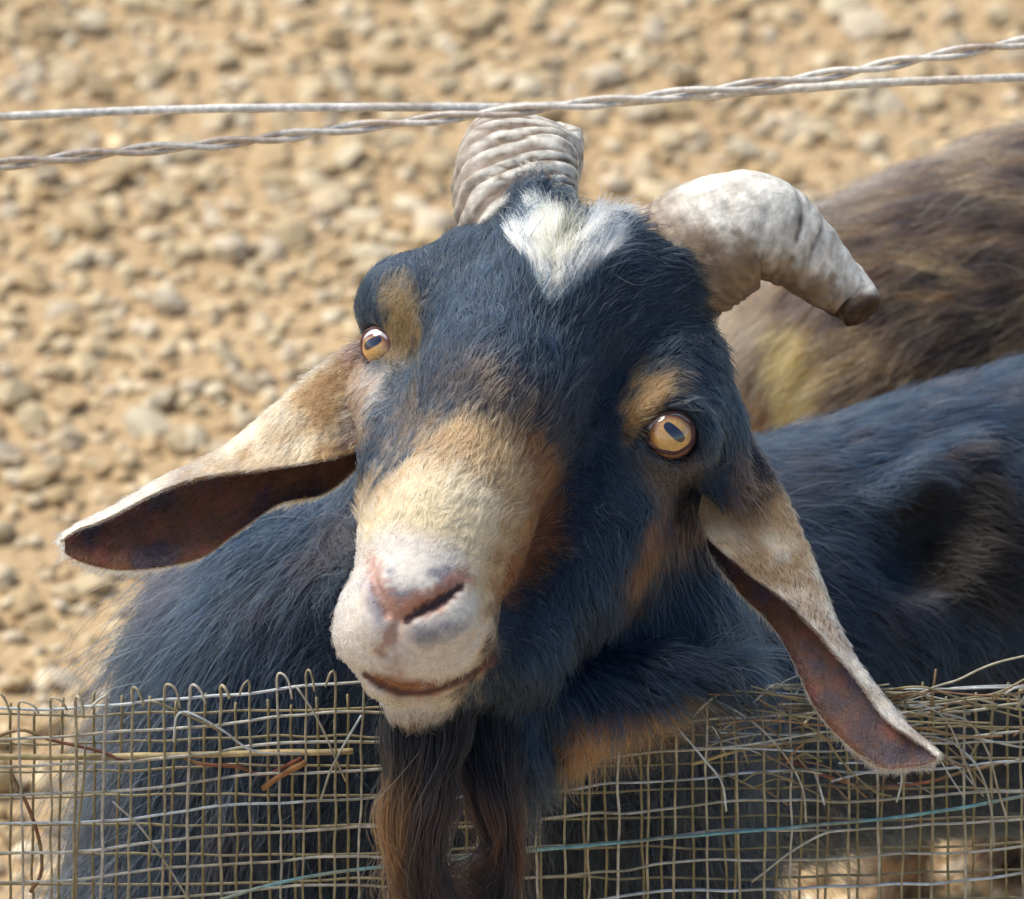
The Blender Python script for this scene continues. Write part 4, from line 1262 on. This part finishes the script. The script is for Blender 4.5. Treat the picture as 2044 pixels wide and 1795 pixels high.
loose_thing('twig', [(360, 1505, fz(1505, -14)), (400, 1523, fz(1523, -8)), (470, 1530, fz(1530, -10)), (530, 1546, fz(1546, -12)), (600, 1512, fz(1512, -6))], 4.2, (0.22, 0.065, 0.035),
            'thin reddish twig caught in the mesh below the straw stalk', 'twig', None, M_STALK, 3, 403)
loose_thing('twig', [(524, 1574, fz(1574, 4)), (560, 1548, fz(1548, 4)), (610, 1522, fz(1522, 2))], 6.0, (0.30, 0.14, 0.05),
            'short thick brown twig poking up through the mesh left of the chin', 'twig', None, M_STALK, 1, 404)
loose_thing('twig', [(-30, 1478, fz(1478, -12)), (40, 1458, fz(1458, -8)), (100, 1478, fz(1478, -10)), (200, 1500, fz(1500, -14)), (252, 1520, fz(1520, -14))], 3.6, (0.17, 0.075, 0.04),
            'dark curved twig in the mesh at the left edge above the straw stalk', 'twig', None, M_STALK, 2, 405)
loose_thing('twig', [(22, 1545, fz(1545, -14)), (55, 1610, fz(1610, -10)), (76, 1670, fz(1670, -10)), (82, 1740, fz(1740, -12)), (60, 1780, fz(1780, -14))], 4.0, (0.20, 0.10, 0.05),
            'dark hooked twig hanging down inside the mesh in the lower left corner', 'twig', None, M_STALK, 2, 406)
loose_thing('stalk', [(1560, 1512, fz(1512, -18)), (1680, 1560, fz(1560, -14)), (1760, 1572, fz(1572, -12)), (1850, 1560, fz(1560, -14)), (2010, 1520, fz(1520, -18))], 3.4, (0.27, 0.10, 0.06),
            'reddish stalk sagging behind the mesh under the tip of the long ear', 'stalk', None, M_STALK, 2, 407)
loose_thing('stalk', [(1380, 1525, fz(1525, -22)), (1470, 1500, fz(1500, -18)), (1560, 1486, fz(1486, -18)), (1680, 1470, fz(1470, -20)), (1760, 1462, fz(1462, -22))], 4.0, (0.48, 0.36, 0.16),
            'pale straw stalk crossing behind the drooping ear on the right', 'stalk', None, M_STALK, 2, 408)

# ------------------------------------------------------------------ the two strained wires above
def wz(y): return fz(y) * 1.0
W1 = [(-900, 262), (-400, 248), (0, 233), (250, 222), (500, 216), (800, 214), (1000, 214), (1160, 209), (1350, 196), (1550, 180), (1750, 166), (1900, 160), (2044, 155), (2500, 140), (3000, 128)]
Q = spline([(x, y, wz(y) - 8) for x, y in W1], 330)
V, F = tube(cc(Q), 8.4, 12)
c = np.array([0.56, 0.53, 0.47])[None] * (0.8 + 0.4 * noise(V, 60, 23))[:, None]
c = lerp(c, (0.34, 0.22, 0.13), smooth01((noise(V, 90, 24) - 0.5) / 0.2) * 0.4)
o = mesh_obj('fence_wire', wd(V), F, M_WIRE, None, c)
tag(o, 'smooth plain fence wire strained above the goat, almost level', 'wire')
W2 = [(-900, 420), (-400, 372), (0, 329), (250, 302), (450, 286), (700, 256), (950, 229), (1100, 214), (1300, 194), (1550, 164), (1700, 142), (1850, 115), (2044, 84), (2500, 20), (3000, -40)]
TW = empty('twisted_wire', wd(cc((0, 329, wz(329) + 14))))
tag(TW, 'twisted two strand fence wire slanting up to the right across the plain wire', 'wire')
Q = spline([(x, y, wz(y) + 14) for x, y in W2], 800)
Qc = cc(Q)
s = np.concatenate([[0], np.cumsum(np.linalg.norm(np.diff(Qc, axis=0), axis=1))])
ph = s / 143.0 * math.pi + 1.5 * (noise(np.stack([s, s * 0, s * 0], -1), 300, 77) - 0.5)
T = np.gradient(Qc, axis=0); T /= np.linalg.norm(T, axis=1)[:, None]
n1 = np.cross(T, np.array([0, 0, 1.0])); n1 /= np.linalg.norm(n1, axis=1)[:, None]; n2 = np.cross(T, n1)
for k in (0, 1):
    P = Qc + 7.0 * (np.cos(ph + k * math.pi)[:, None] * n1 + np.sin(ph + k * math.pi)[:, None] * n2)
    V, F = tube(P, 6.2, 10)
    c = np.array([0.54, 0.49, 0.42])[None] * (0.8 + 0.4 * noise(V, 50, 25 + k))[:, None]
    c = lerp(c, (0.31, 0.20, 0.12), smooth01((noise(V, 80, 28 + k) - 0.45) / 0.2) * 0.55)
    mesh_obj('strand', wd(V), F, M_WIRE, TW, c)
